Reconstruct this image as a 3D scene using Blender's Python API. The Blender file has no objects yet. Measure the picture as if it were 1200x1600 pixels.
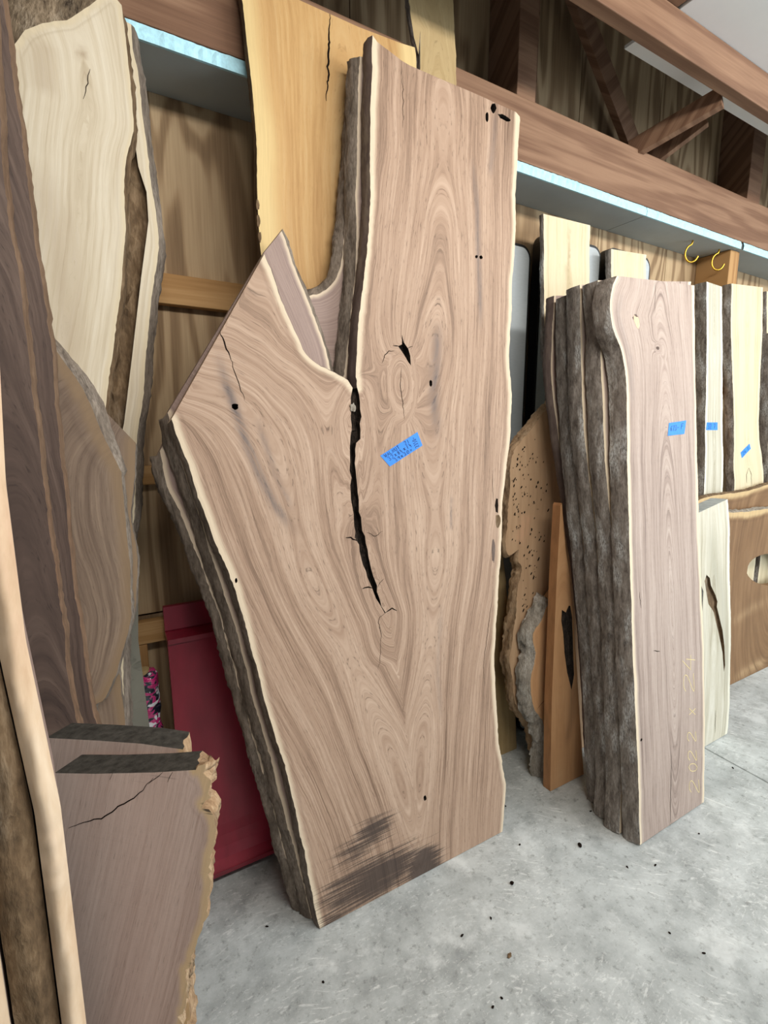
import bpy, bmesh, math, random
import numpy as np
from mathutils import Matrix, Vector
from mathutils.geometry import delaunay_2d_cdt

random.seed(7)
scene = bpy.context.scene
C = scene.collection

# ------------------------------------------------------------------ camera
FPX, CX, CY, H = 780.0, 600.0, 800.0, 1.545
HEAD, PITCH = math.radians(59.9), math.radians(9.4)
ch, sh, cp, sp = math.cos(HEAD), math.sin(HEAD), math.cos(PITCH), math.sin(PITCH)
FW = np.array([ch * cp, sh * cp, -sp]); RT = np.array([sh, -ch, 0.0]); UP = np.array([ch * sp, sh * sp, cp])
CAM = np.array([0.0, 0.0, H])
cam_data = bpy.data.cameras.new('camera')
cam_data.sensor_fit = 'VERTICAL'; cam_data.sensor_height = 32.0; cam_data.lens = FPX / 1600.0 * 32.0
cam_data.clip_start = 0.02; cam_data.clip_end = 60
cam = bpy.data.objects.new('camera', cam_data); C.objects.link(cam)
M = Matrix(((RT[0], UP[0], -FW[0], 0), (RT[1], UP[1], -FW[1], 0), (RT[2], UP[2], -FW[2], H), (0, 0, 0, 1)))
cam.matrix_world = M
scene.camera = cam

# ------------------------------------------------------------------ light and exposure
scene.view_settings.view_transform = 'Standard'
scene.view_settings.look = 'None'
scene.view_settings.gamma = 1.0
scene.view_settings.use_curve_mapping = False
scene.view_settings.exposure = -0.08

def s2l(c):
    return tuple(((x / 255.0) / 12.92 if x / 255.0 <= 0.04045 else ((x / 255.0 + 0.055) / 1.055) ** 2.4) for x in c)

world = bpy.data.worlds.new('world'); scene.world = world; world.use_nodes = True
bg = world.node_tree.nodes['Background']
bg.inputs[0].default_value = (0.86, 0.93, 1.0, 1); bg.inputs[1].default_value = 0.35

def area(name, loc, target, sx, sy, power, col):
    d = bpy.data.lights.new(name, 'AREA'); d.shape = 'RECTANGLE'; d.size = sx; d.size_y = sy
    d.energy = power; d.color = col
    o = bpy.data.objects.new(name, d); C.objects.link(o); o.location = loc
    o.rotation_euler = (Vector(target) - Vector(loc)).to_track_quat('-Z', 'Y').to_euler()
    return o
# all outside the picture: the shop's ceiling battens behind and right of the camera, daylight from the open door on the right
area('ceiling_light_near_offscreen', (1.05, -0.55, 2.90), (1.1, 1.0, 1.4), 2.4, 0.25, 60, (1.0, 0.96, 0.90))
area('ceiling_light_right_offscreen', (3.4, -0.45, 2.90), (3.4, 1.1, 1.4), 2.4, 0.25, 46, (1.0, 0.97, 0.92))
area('door_right_offscreen', (5.6, -3.4, 1.5), (1.9, 0.9, 0.9), 3.0, 2.6, 235, (0.86, 0.94, 1.0))

# ------------------------------------------------------------------ pixel helpers
def ray(px, py):
    return FW + (px - CX) / FPX * RT - (py - CY) / FPX * UP

class Frame:
    """u runs along the slab's width, d goes into its thickness, v up its length."""
    def __init__(s, x, y, z=0.0, yaw=0.0, lean=0.0):
        s.o = np.array([x, y, z]); a = math.radians(yaw); t = math.atan(lean)
        h = np.array([-math.sin(a), math.cos(a), 0.0]); zz = np.array([0, 0, 1.0])
        s.u = np.array([math.cos(a), math.sin(a), 0.0])
        s.v = h * math.sin(t) + zz * math.cos(t)
        s.d = h * math.cos(t) - zz * math.sin(t)
        s.t = t
    def px(s, x, y):
        r = ray(x, y)
        k = np.dot(s.o - CAM, s.d) / np.dot(r, s.d)
        p = CAM + k * r - s.o
        return np.array([np.dot(p, s.u), np.dot(p, s.v)])
    def matrix(s):
        m = Matrix.Identity(4)
        for i in range(3):
            m[i][0] = s.u[i]; m[i][1] = s.d[i]; m[i][2] = s.v[i]; m[i][3] = s.o[i]
        return m
    def back(s, dist, dlean=0.0):
        f = Frame(0, 0); f.u = s.u; f.v = s.v; f.d = s.d; f.t = s.t; f.o = s.o + np.array([s.d[0], s.d[1], 0]) * dist
        return f

def wallpx(px, py, Y):
    r = ray(px, py); k = Y / r[1]; p = CAM + k * r
    return p
def floorpx(px, py, z=0.0):
    r = ray(px, py); k = (z - H) / r[2]; return CAM + k * r

# ------------------------------------------------------------------ objects
def empty(name, label, cat, mat=None, group=None):
    o = bpy.data.objects.new(name, None); o.empty_display_size = 0.1; C.objects.link(o)
    if mat is not None: o.matrix_world = mat
    if label: o['label'] = label
    if cat: o['category'] = cat; o['kind'] = 'thing'
    if group: o['group'] = group
    return o

def mesh_obj(name, verts, faces, mats, parent=None, smooth=False, matidx=None, attrs=None, label=None):
    me = bpy.data.meshes.new(name)
    me.from_pydata([tuple(map(float, v)) for v in verts], [], [tuple(int(i) for i in f) for f in faces])
    for m in (mats if isinstance(mats, (list, tuple)) else [mats]): me.materials.append(m)
    if matidx is not None: me.polygons.foreach_set('material_index', np.array(matidx, dtype=np.int32))
    if smooth: me.polygons.foreach_set('use_smooth', np.ones(len(me.polygons), dtype=bool))
    if attrs:
        for k, a in attrs.items():
            at = me.attributes.new(k, 'FLOAT', 'POINT'); at.data.foreach_set('value', np.asarray(a, dtype=np.float32))
    me.update()
    o = bpy.data.objects.new(name, me); C.objects.link(o)
    if parent is not None: o.parent = parent
    if label: o['label'] = label
    return o

def box_geo(x0, x1, y0, y1, z0, z1, bev=0.0):
    if bev <= 0:
        v = [(x, y, z) for x in (x0, x1) for y in (y0, y1) for z in (z0, z1)]
        f = [(0, 1, 3, 2), (4, 6, 7, 5), (0, 4, 5, 1), (2, 3, 7, 6), (0, 2, 6, 4), (1, 5, 7, 3)]
        return v, f
    bm = bmesh.new()
    bmesh.ops.create_cube(bm, size=1.0)
    for q in bm.verts:
        q.co = Vector(((x0 + x1) / 2 + q.co.x * (x1 - x0), (y0 + y1) / 2 + q.co.y * (y1 - y0), (z0 + z1) / 2 + q.co.z * (z1 - z0)))
    bmesh.ops.bevel(bm, geom=list(bm.edges), offset=bev, segments=2, affect='EDGES', profile=0.5)
    bm.verts.ensure_lookup_table()
    v = [tuple(q.co) for q in bm.verts]; f = [tuple(q.index for q in p.verts) for p in bm.faces]
    bm.free(); return v, f

def box(name, x0, x1, y0, y1, z0, z1, mat, parent=None, bev=0.0, label=None):
    v, f = box_geo(x0, x1, y0, y1, z0, z1, bev)
    return mesh_obj(name, v, f, mat, parent, label=label)

# ------------------------------------------------------------------ materials
def new_mat(name):
    m = bpy.data.materials.new(name); m.use_nodes = True
    nt = m.node_tree; b = nt.nodes['Principled BSDF']
    return m, nt, b
class N:
    def __init__(s, nt): s.nt = nt
    def node(s, t, **kw):
        n = s.nt.nodes.new(t)
        for k, v in kw.items(): setattr(n, k, v)
        return n
    def link(s, a, b): s.nt.links.new(a, b)
    def setin(s, sock, val):
        if hasattr(val, 'is_output') or isinstance(val, bpy.types.NodeSocket): s.link(val, sock)
        else:
            try: sock.default_value = val
            except Exception: sock.default_value = tuple(val) + (1,)
    def math(s, op, a, b=0.0, c=None, clamp=False):
        n = s.node('ShaderNodeMath', operation=op, use_clamp=clamp)
        s.setin(n.inputs[0], a); s.setin(n.inputs[1], b)
        if c is not None: s.setin(n.inputs[2], c)
        return n.outputs[0]
    def attr(s, name):
        n = s.node('ShaderNodeAttribute'); n.attribute_name = name; return n.outputs['Fac']
    def vec(s, x, y, z):
        n = s.node('ShaderNodeCombineXYZ')
        for i, q in enumerate((x, y, z)): s.setin(n.inputs[i], q)
        return n.outputs[0]
    def noise(s, v, scale=1.0, detail=2.0, rough=0.5, dist=0.0):
        n = s.node('ShaderNodeTexNoise'); s.setin(n.inputs['Vector'], v)
        n.inputs['Scale'].default_value = scale; n.inputs['Detail'].default_value = detail
        n.inputs['Roughness'].default_value = rough; n.inputs['Distortion'].default_value = dist
        return n.outputs[0]
    def ramp(s, f, stops):
        n = s.node('ShaderNodeValToRGB'); s.setin(n.inputs[0], f)
        el = n.color_ramp.elements
        while len(el) < len(stops): el.new(0.5)
        for e, (p, c) in zip(el, stops): e.position = p; e.color = (c[0], c[1], c[2], 1)
        return n.outputs[0]
    def mix(s, f, a, b, mode='MIX'):
        n = s.node('ShaderNodeMix', data_type='RGBA', blend_type=mode)
        n.clamp_factor = True
        s.setin(n.inputs[0], f)
        for sk, val in ((n.inputs[6], a), (n.inputs[7], b)):
            if isinstance(val, bpy.types.NodeSocket): s.link(val, sk)
            else: sk.default_value = (val[0], val[1], val[2], 1)
        return n.outputs[2]
    def maprange(s, v, a, b, c=0.0, d=1.0, smooth=True):
        n = s.node('ShaderNodeMapRange', interpolation_type='SMOOTHSTEP' if smooth else 'LINEAR')
        s.setin(n.inputs[0], v)
        for i, q in enumerate((a, b, c, d)): n.inputs[i + 1].default_value = q
        return n.outputs[0]
    def sep(s, v):
        n = s.node('ShaderNodeSeparateXYZ'); s.link(v, n.inputs[0]); return n.outputs
    def obj(s):
        return s.node('ShaderNodeTexCoord').outputs['Object']
    def bump(s, hgt, bsdf, strength=0.2, dist=0.002):
        n = s.node('ShaderNodeBump'); n.inputs['Strength'].default_value = strength; n.inputs['Distance'].default_value = dist
        s.link(hgt, n.inputs['Height']); s.link(n.outputs[0], bsdf.inputs['Normal'])

_seed = [0.0]
def wood(name, dark, mid, light, sap=None, sapw=0.03, f1=28, f2=120, contrast=1.0, streak=(78, 76, 82),
         stain=(52, 44, 42), rough=0.62, saw=0.0, pores=0.5):
    """colours are sRGB 0-255; uses the point attributes g (ring field), v, sap, streak, stain, stored on the board"""
    m, nt, b = new_mat(name); n = N(nt); _seed[0] += 3.7; sd = _seed[0]
    g = n.attr('g'); v = n.attr('v'); u = n.attr('u')
    n1 = n.noise(n.vec(n.math('MULTIPLY', g, f1), n.math('MULTIPLY', v, 0.55), sd), 1, 3, 0.55)
    n2 = n.noise(n.vec(n.math('MULTIPLY', g, f2), n.math('MULTIPLY', v, 4.5), sd + 5), 1, 4, 0.66)
    n3 = n.noise(n.vec(n.math('MULTIPLY', g, 850), n.math('MULTIPLY', v, 34), sd + 9), 1, 2, 0.6)
    n4 = n.noise(n.vec(n.math('MULTIPLY', u, 2.2), n.math('MULTIPLY', v, 1.3), sd + 2), 1, 2, 0.5)
    # growth-ring lines: sharp on one side
    wr = n.math('FRACT', n.math('ADD', n.math('MULTIPLY', g, f2 * 0.42), n.math('MULTIPLY', n1, 2.0)))
    rl = n.math('MULTIPLY', n.math('POWER', wr, 2.2), n.maprange(n.noise(n.vec(n.math('MULTIPLY', g, f1 * 1.7), n.math('MULTIPLY', v, 0.9), sd + 7), 1, 2, 0.5), 0.40, 0.64, 0.0, 1.0))
    f = n.math('ADD', n.math('MULTIPLY', n1, 0.45), n.math('MULTIPLY', n2, 0.55))
    f = n.math('SUBTRACT', f, n.math('MULTIPLY', rl, 0.09))
    f = n.math('ADD', n.math('MULTIPLY', n.math('SUBTRACT', f, 0.47), contrast), n.math('ADD', 0.5, n.math('MULTIPLY', n.math('SUBTRACT', n4, 0.5), 0.22)))
    D, Mi, L = s2l(dark), s2l(mid), s2l(light)
    col = n.ramp(f, [(0.25, D), (0.5, Mi), (0.75, L)])
    if pores:
        pf = n.maprange(n3, 0.58, 0.74, 0, pores)
        col = n.mix(pf, col, tuple(x * 0.6 for x in D))
    if sap is not None:
        sd_ = n.math('ADD', n.attr('sap'), n.math('MULTIPLY', n.math('SUBTRACT', n4, 0.5), sapw * 1.6))
        sd_ = n.math('ADD', sd_, n.math('MULTIPLY', n.math('SUBTRACT', n2, 0.5), sapw * 0.5))
        sf = n.maprange(sd_, sapw * 0.35, sapw * 1.25, 1, 0)
        S = s2l(sap)
        sc = n.mix(n.maprange(n2, 0.35, 0.7, 0, 0.4), S, tuple(q * 0.74 for q in S))
        col = n.mix(sf, col, sc)
        line = n.math('MULTIPLY', n.maprange(sd_, sapw * 1.2, sapw * 1.45, 0, 1), n.maprange(sd_, sapw * 1.45, sapw * 1.9, 1, 0))
        col = n.mix(n.math('MULTIPLY', line, 0.22), col, D)
    if streak is not None:
        st = n.math('MULTIPLY', n.attr('streak'), n.maprange(n2, 0.3, 0.62, 0.25, 1.0))
        col = n.mix(n.math('MULTIPLY', st, 0.85), col, s2l(streak))
    if stain is not None:
        hs = n.noise(n.vec(n.math('MULTIPLY', u, 6), n.math('MULTIPLY', n.math('SUBTRACT', v, n.math('MULTIPLY', u, 0.02)), 190), sd), 1, 3, 0.6)
        a = n.math('ADD', n.math('MULTIPLY', n.attr('stain'), 1.5), n.math('MULTIPLY', n.math('SUBTRACT', hs, 0.5), 2.1))
        a = n.math('MULTIPLY', n.maprange(a, 0.35, 1.0, 0, 1), n.maprange(n.attr('stain'), 0.02, 0.15, 0, 1))
        col = n.mix(n.math('MULTIPLY', a, 0.86), col, s2l(stain))
    n.link(col, b.inputs['Base Color'])
    b.inputs['Roughness'].default_value = rough
    b.inputs['Specular IOR Level'].default_value = 0.3
    if saw > 0:
        sw = n.noise(n.vec(n.math('MULTIPLY', u, 3), n.math('MULTIPLY', v, 260), sd), 1, 2, 0.5)
        n2 = n.math('ADD', n2, n.math('MULTIPLY', sw, saw))
    n.bump(n2, b, 0.25, 0.0015)
    return m

def bark_mat(name, dark, mid, light, pale=(150, 146, 140), pale_amt=0.3, scale=1.0, bump=0.7, rough=0.9):
    m, nt, b = new_mat(name); n = N(nt); _seed[0] += 3.7; sd = _seed[0]
    o = n.sep(n.obj())
    p = n.vec(n.math('MULTIPLY', o[0], 34 * scale), n.math('MULTIPLY', o[1], 34 * scale), n.math('ADD', n.math('MULTIPLY', o[2], 9 * scale), sd))
    a = n.noise(p, 1, 6, 0.65, 0.4)
    c = n.noise(p, 0.35, 3, 0.5)
    fine = n.noise(p, 5, 3, 0.6)
    f = n.math('ADD', n.math('MULTIPLY', a, 0.7), n.math('MULTIPLY', fine, 0.3))
    col = n.ramp(f, [(0.32, s2l(dark)), (0.5, s2l(mid)), (0.68, s2l(light))])
    pf = n.math('MULTIPLY', n.maprange(c, 0.48, 0.68, 0, 1), n.maprange(fine, 0.4, 0.6, 0.2, 1))
    col = n.mix(n.math('MULTIPLY', pf, pale_amt), col, s2l(pale))
    n.link(col, b.inputs['Base Color']); b.inputs['Roughness'].default_value = rough
    b.inputs['Specular IOR Level'].default_value = 0.2
    n.bump(f, b, bump, 0.008)
    return m

def plain(name, col, rough=0.6, metal=0.0, var=0.12, scale=14, spec=0.4, stretch=(1, 1, 1), bump=0.0, coat=0.0):
    m, nt, b = new_mat(name); n = N(nt); o = n.sep(n.obj())
    p = n.vec(*[n.math('MULTIPLY', o[i], stretch[i]) for i in range(3)])
    a = n.noise(p, scale, 4, 0.6)
    c = s2l(col)
    cc = n.ramp(a, [(0.3, tuple(q * (1 - var) for q in c)), (0.7, tuple(min(1, q * (1 + var)) for q in c))])
    n.link(cc, b.inputs['Base Color']); b.inputs['Roughness'].default_value = rough; b.inputs['Metallic'].default_value = metal
    b.inputs['Specular IOR Level'].default_value = spec
    b.inputs['Coat Weight'].default_value = coat
    if bump: n.bump(a, b, bump, 0.003)
    return m

def ply_mat(name, dark, mid, light, sx=2.6, sz=0.45, rings=7.0, rough=0.7, horiz=False, amt=1.0):
    """rotary-cut plywood or sawn softwood: contour bands of a stretched noise"""
    m, nt, b = new_mat(name); n = N(nt); _seed[0] += 5.3; sd = _seed[0]
    o = n.sep(n.obj()); X, Z = (o[0], o[2]) if not horiz else (o[2], o[0])
    if horiz: X = n.math('ADD', o[2], o[1])
    oi = n.node('ShaderNodeObjectInfo').outputs['Random']
    off = n.math('ADD', n.math('MULTIPLY', oi, 37.0), sd)
    p = n.vec(n.math('MULTIPLY', X, sx), off, n.math('MULTIPLY', Z, sz))
    a = n.noise(p, 1, 2.5, 0.5, 0.3)
    w = n.math('SINE', n.math('MULTIPLY', a, rings * 6.28 * 2))
    fine = n.noise(n.vec(n.math('MULTIPLY', X, 160), off, n.math('MULTIPLY', Z, 4)), 1, 3, 0.6)
    big = n.noise(n.vec(n.math('MULTIPLY', X, 1.5), off, n.math('MULTIPLY', Z, 1.5)), 1, 3, 0.6)
    f = n.math('ADD', n.math('MULTIPLY', n.maprange(w, -0.6, 1.0, 0, 1), 0.32 * amt), n.math('ADD', n.math('MULTIPLY', fine, 0.34), n.math('MULTIPLY', big, 0.34)))
    col = n.ramp(f, [(0.25, s2l(light)), (0.5, s2l(mid)), (0.78, s2l(dark))])
    n.link(col, b.inputs['Base Color']); b.inputs['Roughness'].default_value = rough
    b.inputs['Specular IOR Level'].default_value = 0.25
    n.bump(f, b, 0.15, 0.002)
    return m

MAT = {}
MAT['walnut'] = wood('walnut_main', (108, 85, 69), (160, 133, 112), (188, 163, 142), sap=(212, 194, 168), sapw=0.017, f1=46, f2=330, contrast=1.35, saw=0.25, streak=(66, 66, 74), pores=0.65)
MAT['walnut2'] = wood('walnut_behind', (112, 94, 88), (146, 125, 116), (168, 148, 138), sap=(208, 190, 166), sapw=0.013, f1=46, f2=260)
MAT['lilac'] = wood('walnut_lilac', (106, 88, 80), (164, 146, 135), (188, 172, 161), sap=(222, 205, 178), sapw=0.017, f1=60, f2=260, contrast=1.35)
MAT['darkwal'] = wood('walnut_dark', (52, 41, 37), (84, 68, 60), (112, 94, 83), sap=None, f1=60, f2=200, contrast=1.1)
MAT['darkwal2'] = wood('walnut_brown', (84, 67, 55), (116, 98, 83), (146, 126, 106), sap=(128, 106, 82), sapw=0.03, f1=40, f2=160, contrast=1.1)
MAT['maple'] = wood('maple_pale', (152, 132, 104), (196, 183, 159), (216, 207, 188), sap=(204, 189, 160), sapw=0.012, f1=22, f2=70, contrast=0.9, streak=(136, 108, 80), pores=0.15)
MAT['honey'] = wood('honey_oak', (156, 114, 66), (188, 150, 98), (204, 174, 126), sap=(212, 186, 132), sapw=0.06, f1=24, f2=110, contrast=0.85, pores=0.3)
MAT['blond'] = wood('blond_maple', (170, 150, 112), (208, 194, 160), (222, 210, 182), sap=(224, 210, 178), sapw=0.02, f1=24, f2=90, contrast=0.9, streak=(146, 124, 84), pores=0.2)
MAT['blond2'] = wood('blond_grey', (142, 132, 110), (188, 182, 162), (210, 206, 192), sap=(226, 222, 204), sapw=0.02, f1=40, f2=120, contrast=1.2, streak=(150, 148, 132), pores=0.2)
MAT['olive'] = wood('tan_board', (138, 114, 76), (170, 146, 104), (186, 164, 122), f1=26, f2=120)
MAT['greywood'] = wood('weathered_grey', (78, 76, 68), (104, 102, 92), (124, 122, 110), f1=26, f2=120)
MAT['burl'] = wood('burl_tan', (142, 112, 84), (176, 145, 113), (196, 168, 136), sap=None, f1=26, f2=60, contrast=0.7, pores=0.2, streak=(206, 160, 128))
MAT['orange'] = wood('cherry_board', (160, 116, 78), (190, 146, 104), (206, 166, 124), f1=24, f2=70, contrast=0.8, pores=0.15, streak=(84, 56, 44))
MAT['orange_side'] = plain('cherry_sawn_side', (176, 126, 84), 0.6, var=0.2, scale=8, stretch=(4, 4, 1))
MAT['stump'] = wood('walnut_crosscut', (160, 134, 120), (200, 177, 165), (220, 200, 188), sap=(220, 192, 152), sapw=0.014, f1=40, f2=190, contrast=0.9, saw=0.2)
MAT['endgrain'] = plain('grey_end_grain', (70, 68, 64), 0.9, var=0.4, scale=60, spec=0.1, stretch=(1, 1, 1), bump=0.6)
MAT['paleend'] = plain('painted_pale_end', (150, 156, 156), 0.8, var=0.25, scale=20, stretch=(3, 1, 3))
MAT['brownslab'] = wood('brown_elm', (92, 66, 42), (124, 93, 62), (150, 118, 84), sap=(196, 168, 124), sapw=0.03, f1=20, f2=70, contrast=0.9, streak=(190, 160, 120), pores=0.2)
MAT['walnutedge'] = bark_mat('sawn_walnut_edge', (86, 68, 54), (112, 90, 72), (134, 110, 90), pale=(140, 104, 80), pale_amt=0.3, scale=0.6, bump=0.1)
MAT['sapedge'] = bark_mat('debarked_sapwood', (184, 152, 122), (206, 180, 150), (220, 200, 174), pale=(198, 154, 130), pale_amt=0.6, scale=0.35, bump=0.08, rough=0.6)
MAT['bark'] = bark_mat('dark_bark', (70, 62, 57), (122, 114, 106), (160, 153, 145), pale=(204, 206, 204), pale_amt=0.7, scale=1.7, bump=0.45)
MAT['barkgrey'] = bark_mat('weathered_bark', (70, 61, 54), (112, 101, 90), (146, 133, 120), pale=(168, 158, 146), pale_amt=0.4, scale=1.3, bump=0.4)
MAT['barkbrown'] = bark_mat('brown_bark', (64, 50, 36), (104, 84, 62), (140, 118, 92), pale=(150, 140, 124), pale_amt=0.35)
MAT['barkpurple'] = bark_mat('smooth_cambium', (74, 62, 58), (100, 86, 80), (122, 108, 98), pale=(150, 138, 118), pale_amt=0.3, scale=0.5, bump=0.15)
MAT['barkwhite'] = bark_mat('pale_lichen_bark', (96, 88, 78), (146, 138, 126), (186, 180, 168), pale=(210, 206, 198), pale_amt=0.6, scale=1.6, bump=1.0)
MAT['barktop'] = bark_mat('cracked_tan_bark', (58, 48, 38), (124, 108, 88), (164, 146, 122), pale=(178, 168, 150), pale_amt=0.4, scale=1.1, bump=1.0)
MAT['inclusion'] = bark_mat('black_bark_inclusion', (18, 15, 13), (44, 37, 32), (86, 74, 64), pale=(96, 84, 72), pale_amt=0.15, scale=2.5, bump=1.0)
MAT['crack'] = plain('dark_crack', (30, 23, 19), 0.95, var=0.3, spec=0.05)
MAT['blacktable'] = plain('black_table_edge', (18, 18, 20), 0.45, var=0.1)
MAT['greytable'] = plain('grey_table_top', (172, 180, 184), 0.42, metal=0.0, var=0.06, scale=30, stretch=(1, 1, 12))
MAT['bluetape'] = plain('blue_tape', (58, 134, 228), 0.7, var=0.06, scale=60)
MAT['ink'] = plain('black_ink', (22, 26, 48), 0.6, var=0.05)
MAT['crayon'] = plain('yellow_crayon', (232, 214, 150), 0.8, var=0.1, scale=80)
MAT['brass'] = plain('brass', (200, 158, 60), 0.3, metal=0.9, var=0.08)
MAT['red'] = plain('red_paint', (150, 38, 58), 0.30, var=0.22, scale=5, stretch=(3, 3, 0.8), spec=0.5, bump=0.08)
MAT['foam'] = plain('foam_grey_face', (160, 168, 168), 0.7, var=0.04, scale=8)
MAT['foamedge'] = plain('foam_blue_edge', (176, 222, 236), 0.85, var=0.12, scale=70, bump=0.6)
MAT['white'] = plain('white_ceiling_panel', (226, 228, 228), 0.8, var=0.02, scale=6)
MAT['ply'] = ply_mat('plywood_sheathing', (116, 92, 66), (160, 134, 102), (188, 164, 130), sx=3.4, sz=0.5, rings=6)
MAT['tanedge'] = bark_mat('ragged_tan_edge', (120, 94, 70), (160, 132, 102), (190, 164, 132), pale=(206, 184, 156), pale_amt=0.4, scale=1.5, bump=0.6)
MAT['beam'] = ply_mat('fir_beam', (82, 58, 43), (116, 86, 66), (142, 111, 88), sx=10, sz=0.6, rings=2, horiz=True, amt=0.6)
MAT['stud'] = ply_mat('fir_stud', (122, 86, 50), (160, 120, 76), (186, 148, 100), sx=10, sz=0.6, rings=2, amt=0.6)
MAT['girt'] = ply_mat('fir_girt', (130, 94, 54), (170, 130, 82), (190, 152, 104), sx=10, sz=0.6, rings=2, horiz=True, amt=0.6)

def concrete():
    m, nt, b = new_mat('troweled_concrete'); n = N(nt); o = n.obj(); xyz = n.sep(o)
    big = n.noise(o, 1.6, 4, 0.6); mid = n.noise(o, 9, 5, 0.65); fine = n.noise(o, 120, 3, 0.6)
    # curved trowel scratches
    dx = n.math('SUBTRACT', xyz[0], 0.2); dy = n.math('SUBTRACT', xyz[1], -0.6)
    r = n.math('SQRT', n.math('ADD', n.math('MULTIPLY', dx, dx), n.math('MULTIPLY', dy, dy)))
    th = n.math('ARCTAN2', dy, dx)
    warp = n.math('MULTIPLY', n.math('SUBTRACT', n.noise(o, 2.2, 2, 0.5), 0.5), 0.22)
    sc = n.noise(n.vec(n.math('MULTIPLY', n.math('ADD', th, warp), 34), n.math('MULTIPLY', n.math('ADD', r, warp), 80), 0.0), 1, 4, 0.7, 0.2)
    sc2 = n.noise(n.vec(n.math('MULTIPLY', n.math('ADD', xyz[0], warp), 38), n.math('MULTIPLY', n.math('ADD', xyz[1], n.math('MULTIPLY', warp, 0.6)), 90), 3.0), 1, 4, 0.7, 0.2)
    patch = n.maprange(n.noise(o, 3.1, 3, 0.6), 0.42, 0.60, 0, 1)
    patch2 = n.maprange(n.noise(n.vec(xyz[1], xyz[0], 4.0), 2.7, 3, 0.6), 0.42, 0.6, 0, 1)
    base = n.ramp(n.math('ADD', n.math('MULTIPLY', big, 0.4), n.math('MULTIPLY', mid, 0.6)),
                  [(0.30, s2l((134, 139, 139))), (0.5, s2l((178, 184, 184))), (0.70, s2l((206, 212, 212)))])
    sf = n.math('MULTIPLY', n.maprange(sc, 0.55, 0.66, 0, 1), n.math('MULTIPLY', patch, 0.65))
    sf = n.math('MAXIMUM', sf, n.math('MULTIPLY', n.maprange(sc2, 0.55, 0.66, 0, 1), n.math('MULTIPLY', patch2, 0.55)))
    col = n.mix(sf, base, s2l((226, 230, 229)))
    col = n.mix(n.maprange(fine, 0.58, 0.72, 0, 0.4), col, s2l((214, 216, 214)))
    col = n.mix(n.maprange(fine, 0.24, 0.40, 0.45, 0), col, s2l((92, 94, 90)))
    m2 = n.noise(o, 38, 4, 0.7)
    col = n.mix(n.maprange(m2, 0.3, 0.46, 0.55, 0), col, s2l((112, 115, 113)))
    m3 = n.noise(o, 5.5, 5, 0.7)
    col = n.mix(n.maprange(m3, 0.54, 0.68, 0, 0.5), col, s2l((222, 227, 227)))
    sp_ = n.noise(o, 22, 4, 0.7)
    col = n.mix(n.maprange(sp_, 0.68, 0.76, 0, 0.6), col, s2l((98, 92, 82)))
    n.link(col, b.inputs['Base Color'])
    n.link(n.maprange(mid, 0.3, 0.7, 0.42, 0.7), b.inputs['Roughness'])
    b.inputs['Specular IOR Level'].default_value = 0.35
    n.bump(n.math('ADD', n.math('MULTIPLY', sc, 0.5), n.math('MULTIPLY', fine, 0.35)), b, 0.25, 0.002)
    return m
MAT['concrete'] = concrete()

def film():
    m, nt, b = new_mat('shiny_pink_film'); n = N(nt); o = n.sep(n.obj())
    p = n.vec(n.math('MULTIPLY', o[0], 30), n.math('MULTIPLY', o[1], 30), n.math('MULTIPLY', o[2], 42))
    a = n.noise(p, 1, 2, 0.5, 1.0); c = n.noise(p, 0.6, 2, 0.5, 1.5)
    col = n.ramp(a, [(0.40, s2l((30, 34, 48))), (0.47, s2l((58, 64, 80))), (0.5, s2l((206, 60, 128))), (0.6, s2l((186, 40, 110)))])
    col = n.mix(n.maprange(c, 0.58, 0.64, 0, 1), col, s2l((226, 226, 232)))
    n.link(col, b.inputs['Base Color']); b.inputs['Roughness'].default_value = 0.14
    b.inputs['Coat Weight'].default_value = 0.6
    n.bump(n.noise(p, 2.2, 3, 0.6, 0.8), b, 0.8, 0.01)
    return m
MAT['film'] = film()

# ------------------------------------------------------------------ slab builder
def wob(p, q, seed, k=1.0):
    r = random.Random(seed); s = np.zeros_like(p)
    for i in range(6):
        s = s + math.pow(0.75, i) * np.sin(p * k * r.uniform(1, 3) * (1 + i * 0.7) * r.choice((-1, 1)) + q * k * r.uniform(0.6, 2) * (1 + i * 0.6) + r.uniform(0, 6.28))
    return s / 2.6

def catmull(pts, step=0.012):
    P = [np.array(p, float) for p in pts]
    if len(P) < 3:
        L = np.linalg.norm(P[1] - P[0]); k = max(2, int(L / step))
        return [P[0] + (P[1] - P[0]) * i / k for i in range(k + 1)]
    out = []
    for i in range(len(P) - 1):
        p0 = P[i - 1] if i > 0 else 2 * P[0] - P[1]; p1, p2 = P[i], P[i + 1]
        p3 = P[i + 2] if i + 2 < len(P) else 2 * P[-1] - P[-2]
        k = max(1, int(np.linalg.norm(p2 - p1) / step))
        for j in range(k):
            t = j / k
            out.append(0.5 * ((2 * p1) + (p2 - p0) * t + (2 * p0 - 5 * p1 + 4 * p2 - p3) * t * t + (3 * p1 - p0 - 3 * p2 + p3) * t ** 3))
    out.append(P[-1]); return out

def densify(pts, step):
    out = []
    for a, b in zip(pts[:-1], pts[1:]):
        a = np.array(a); b = np.array(b); k = max(1, int(np.linalg.norm(b - a) / step))
        out += [a + (b - a) * i / k for i in range(k)]
    out.append(np.array(pts[-1])); return out

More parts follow.
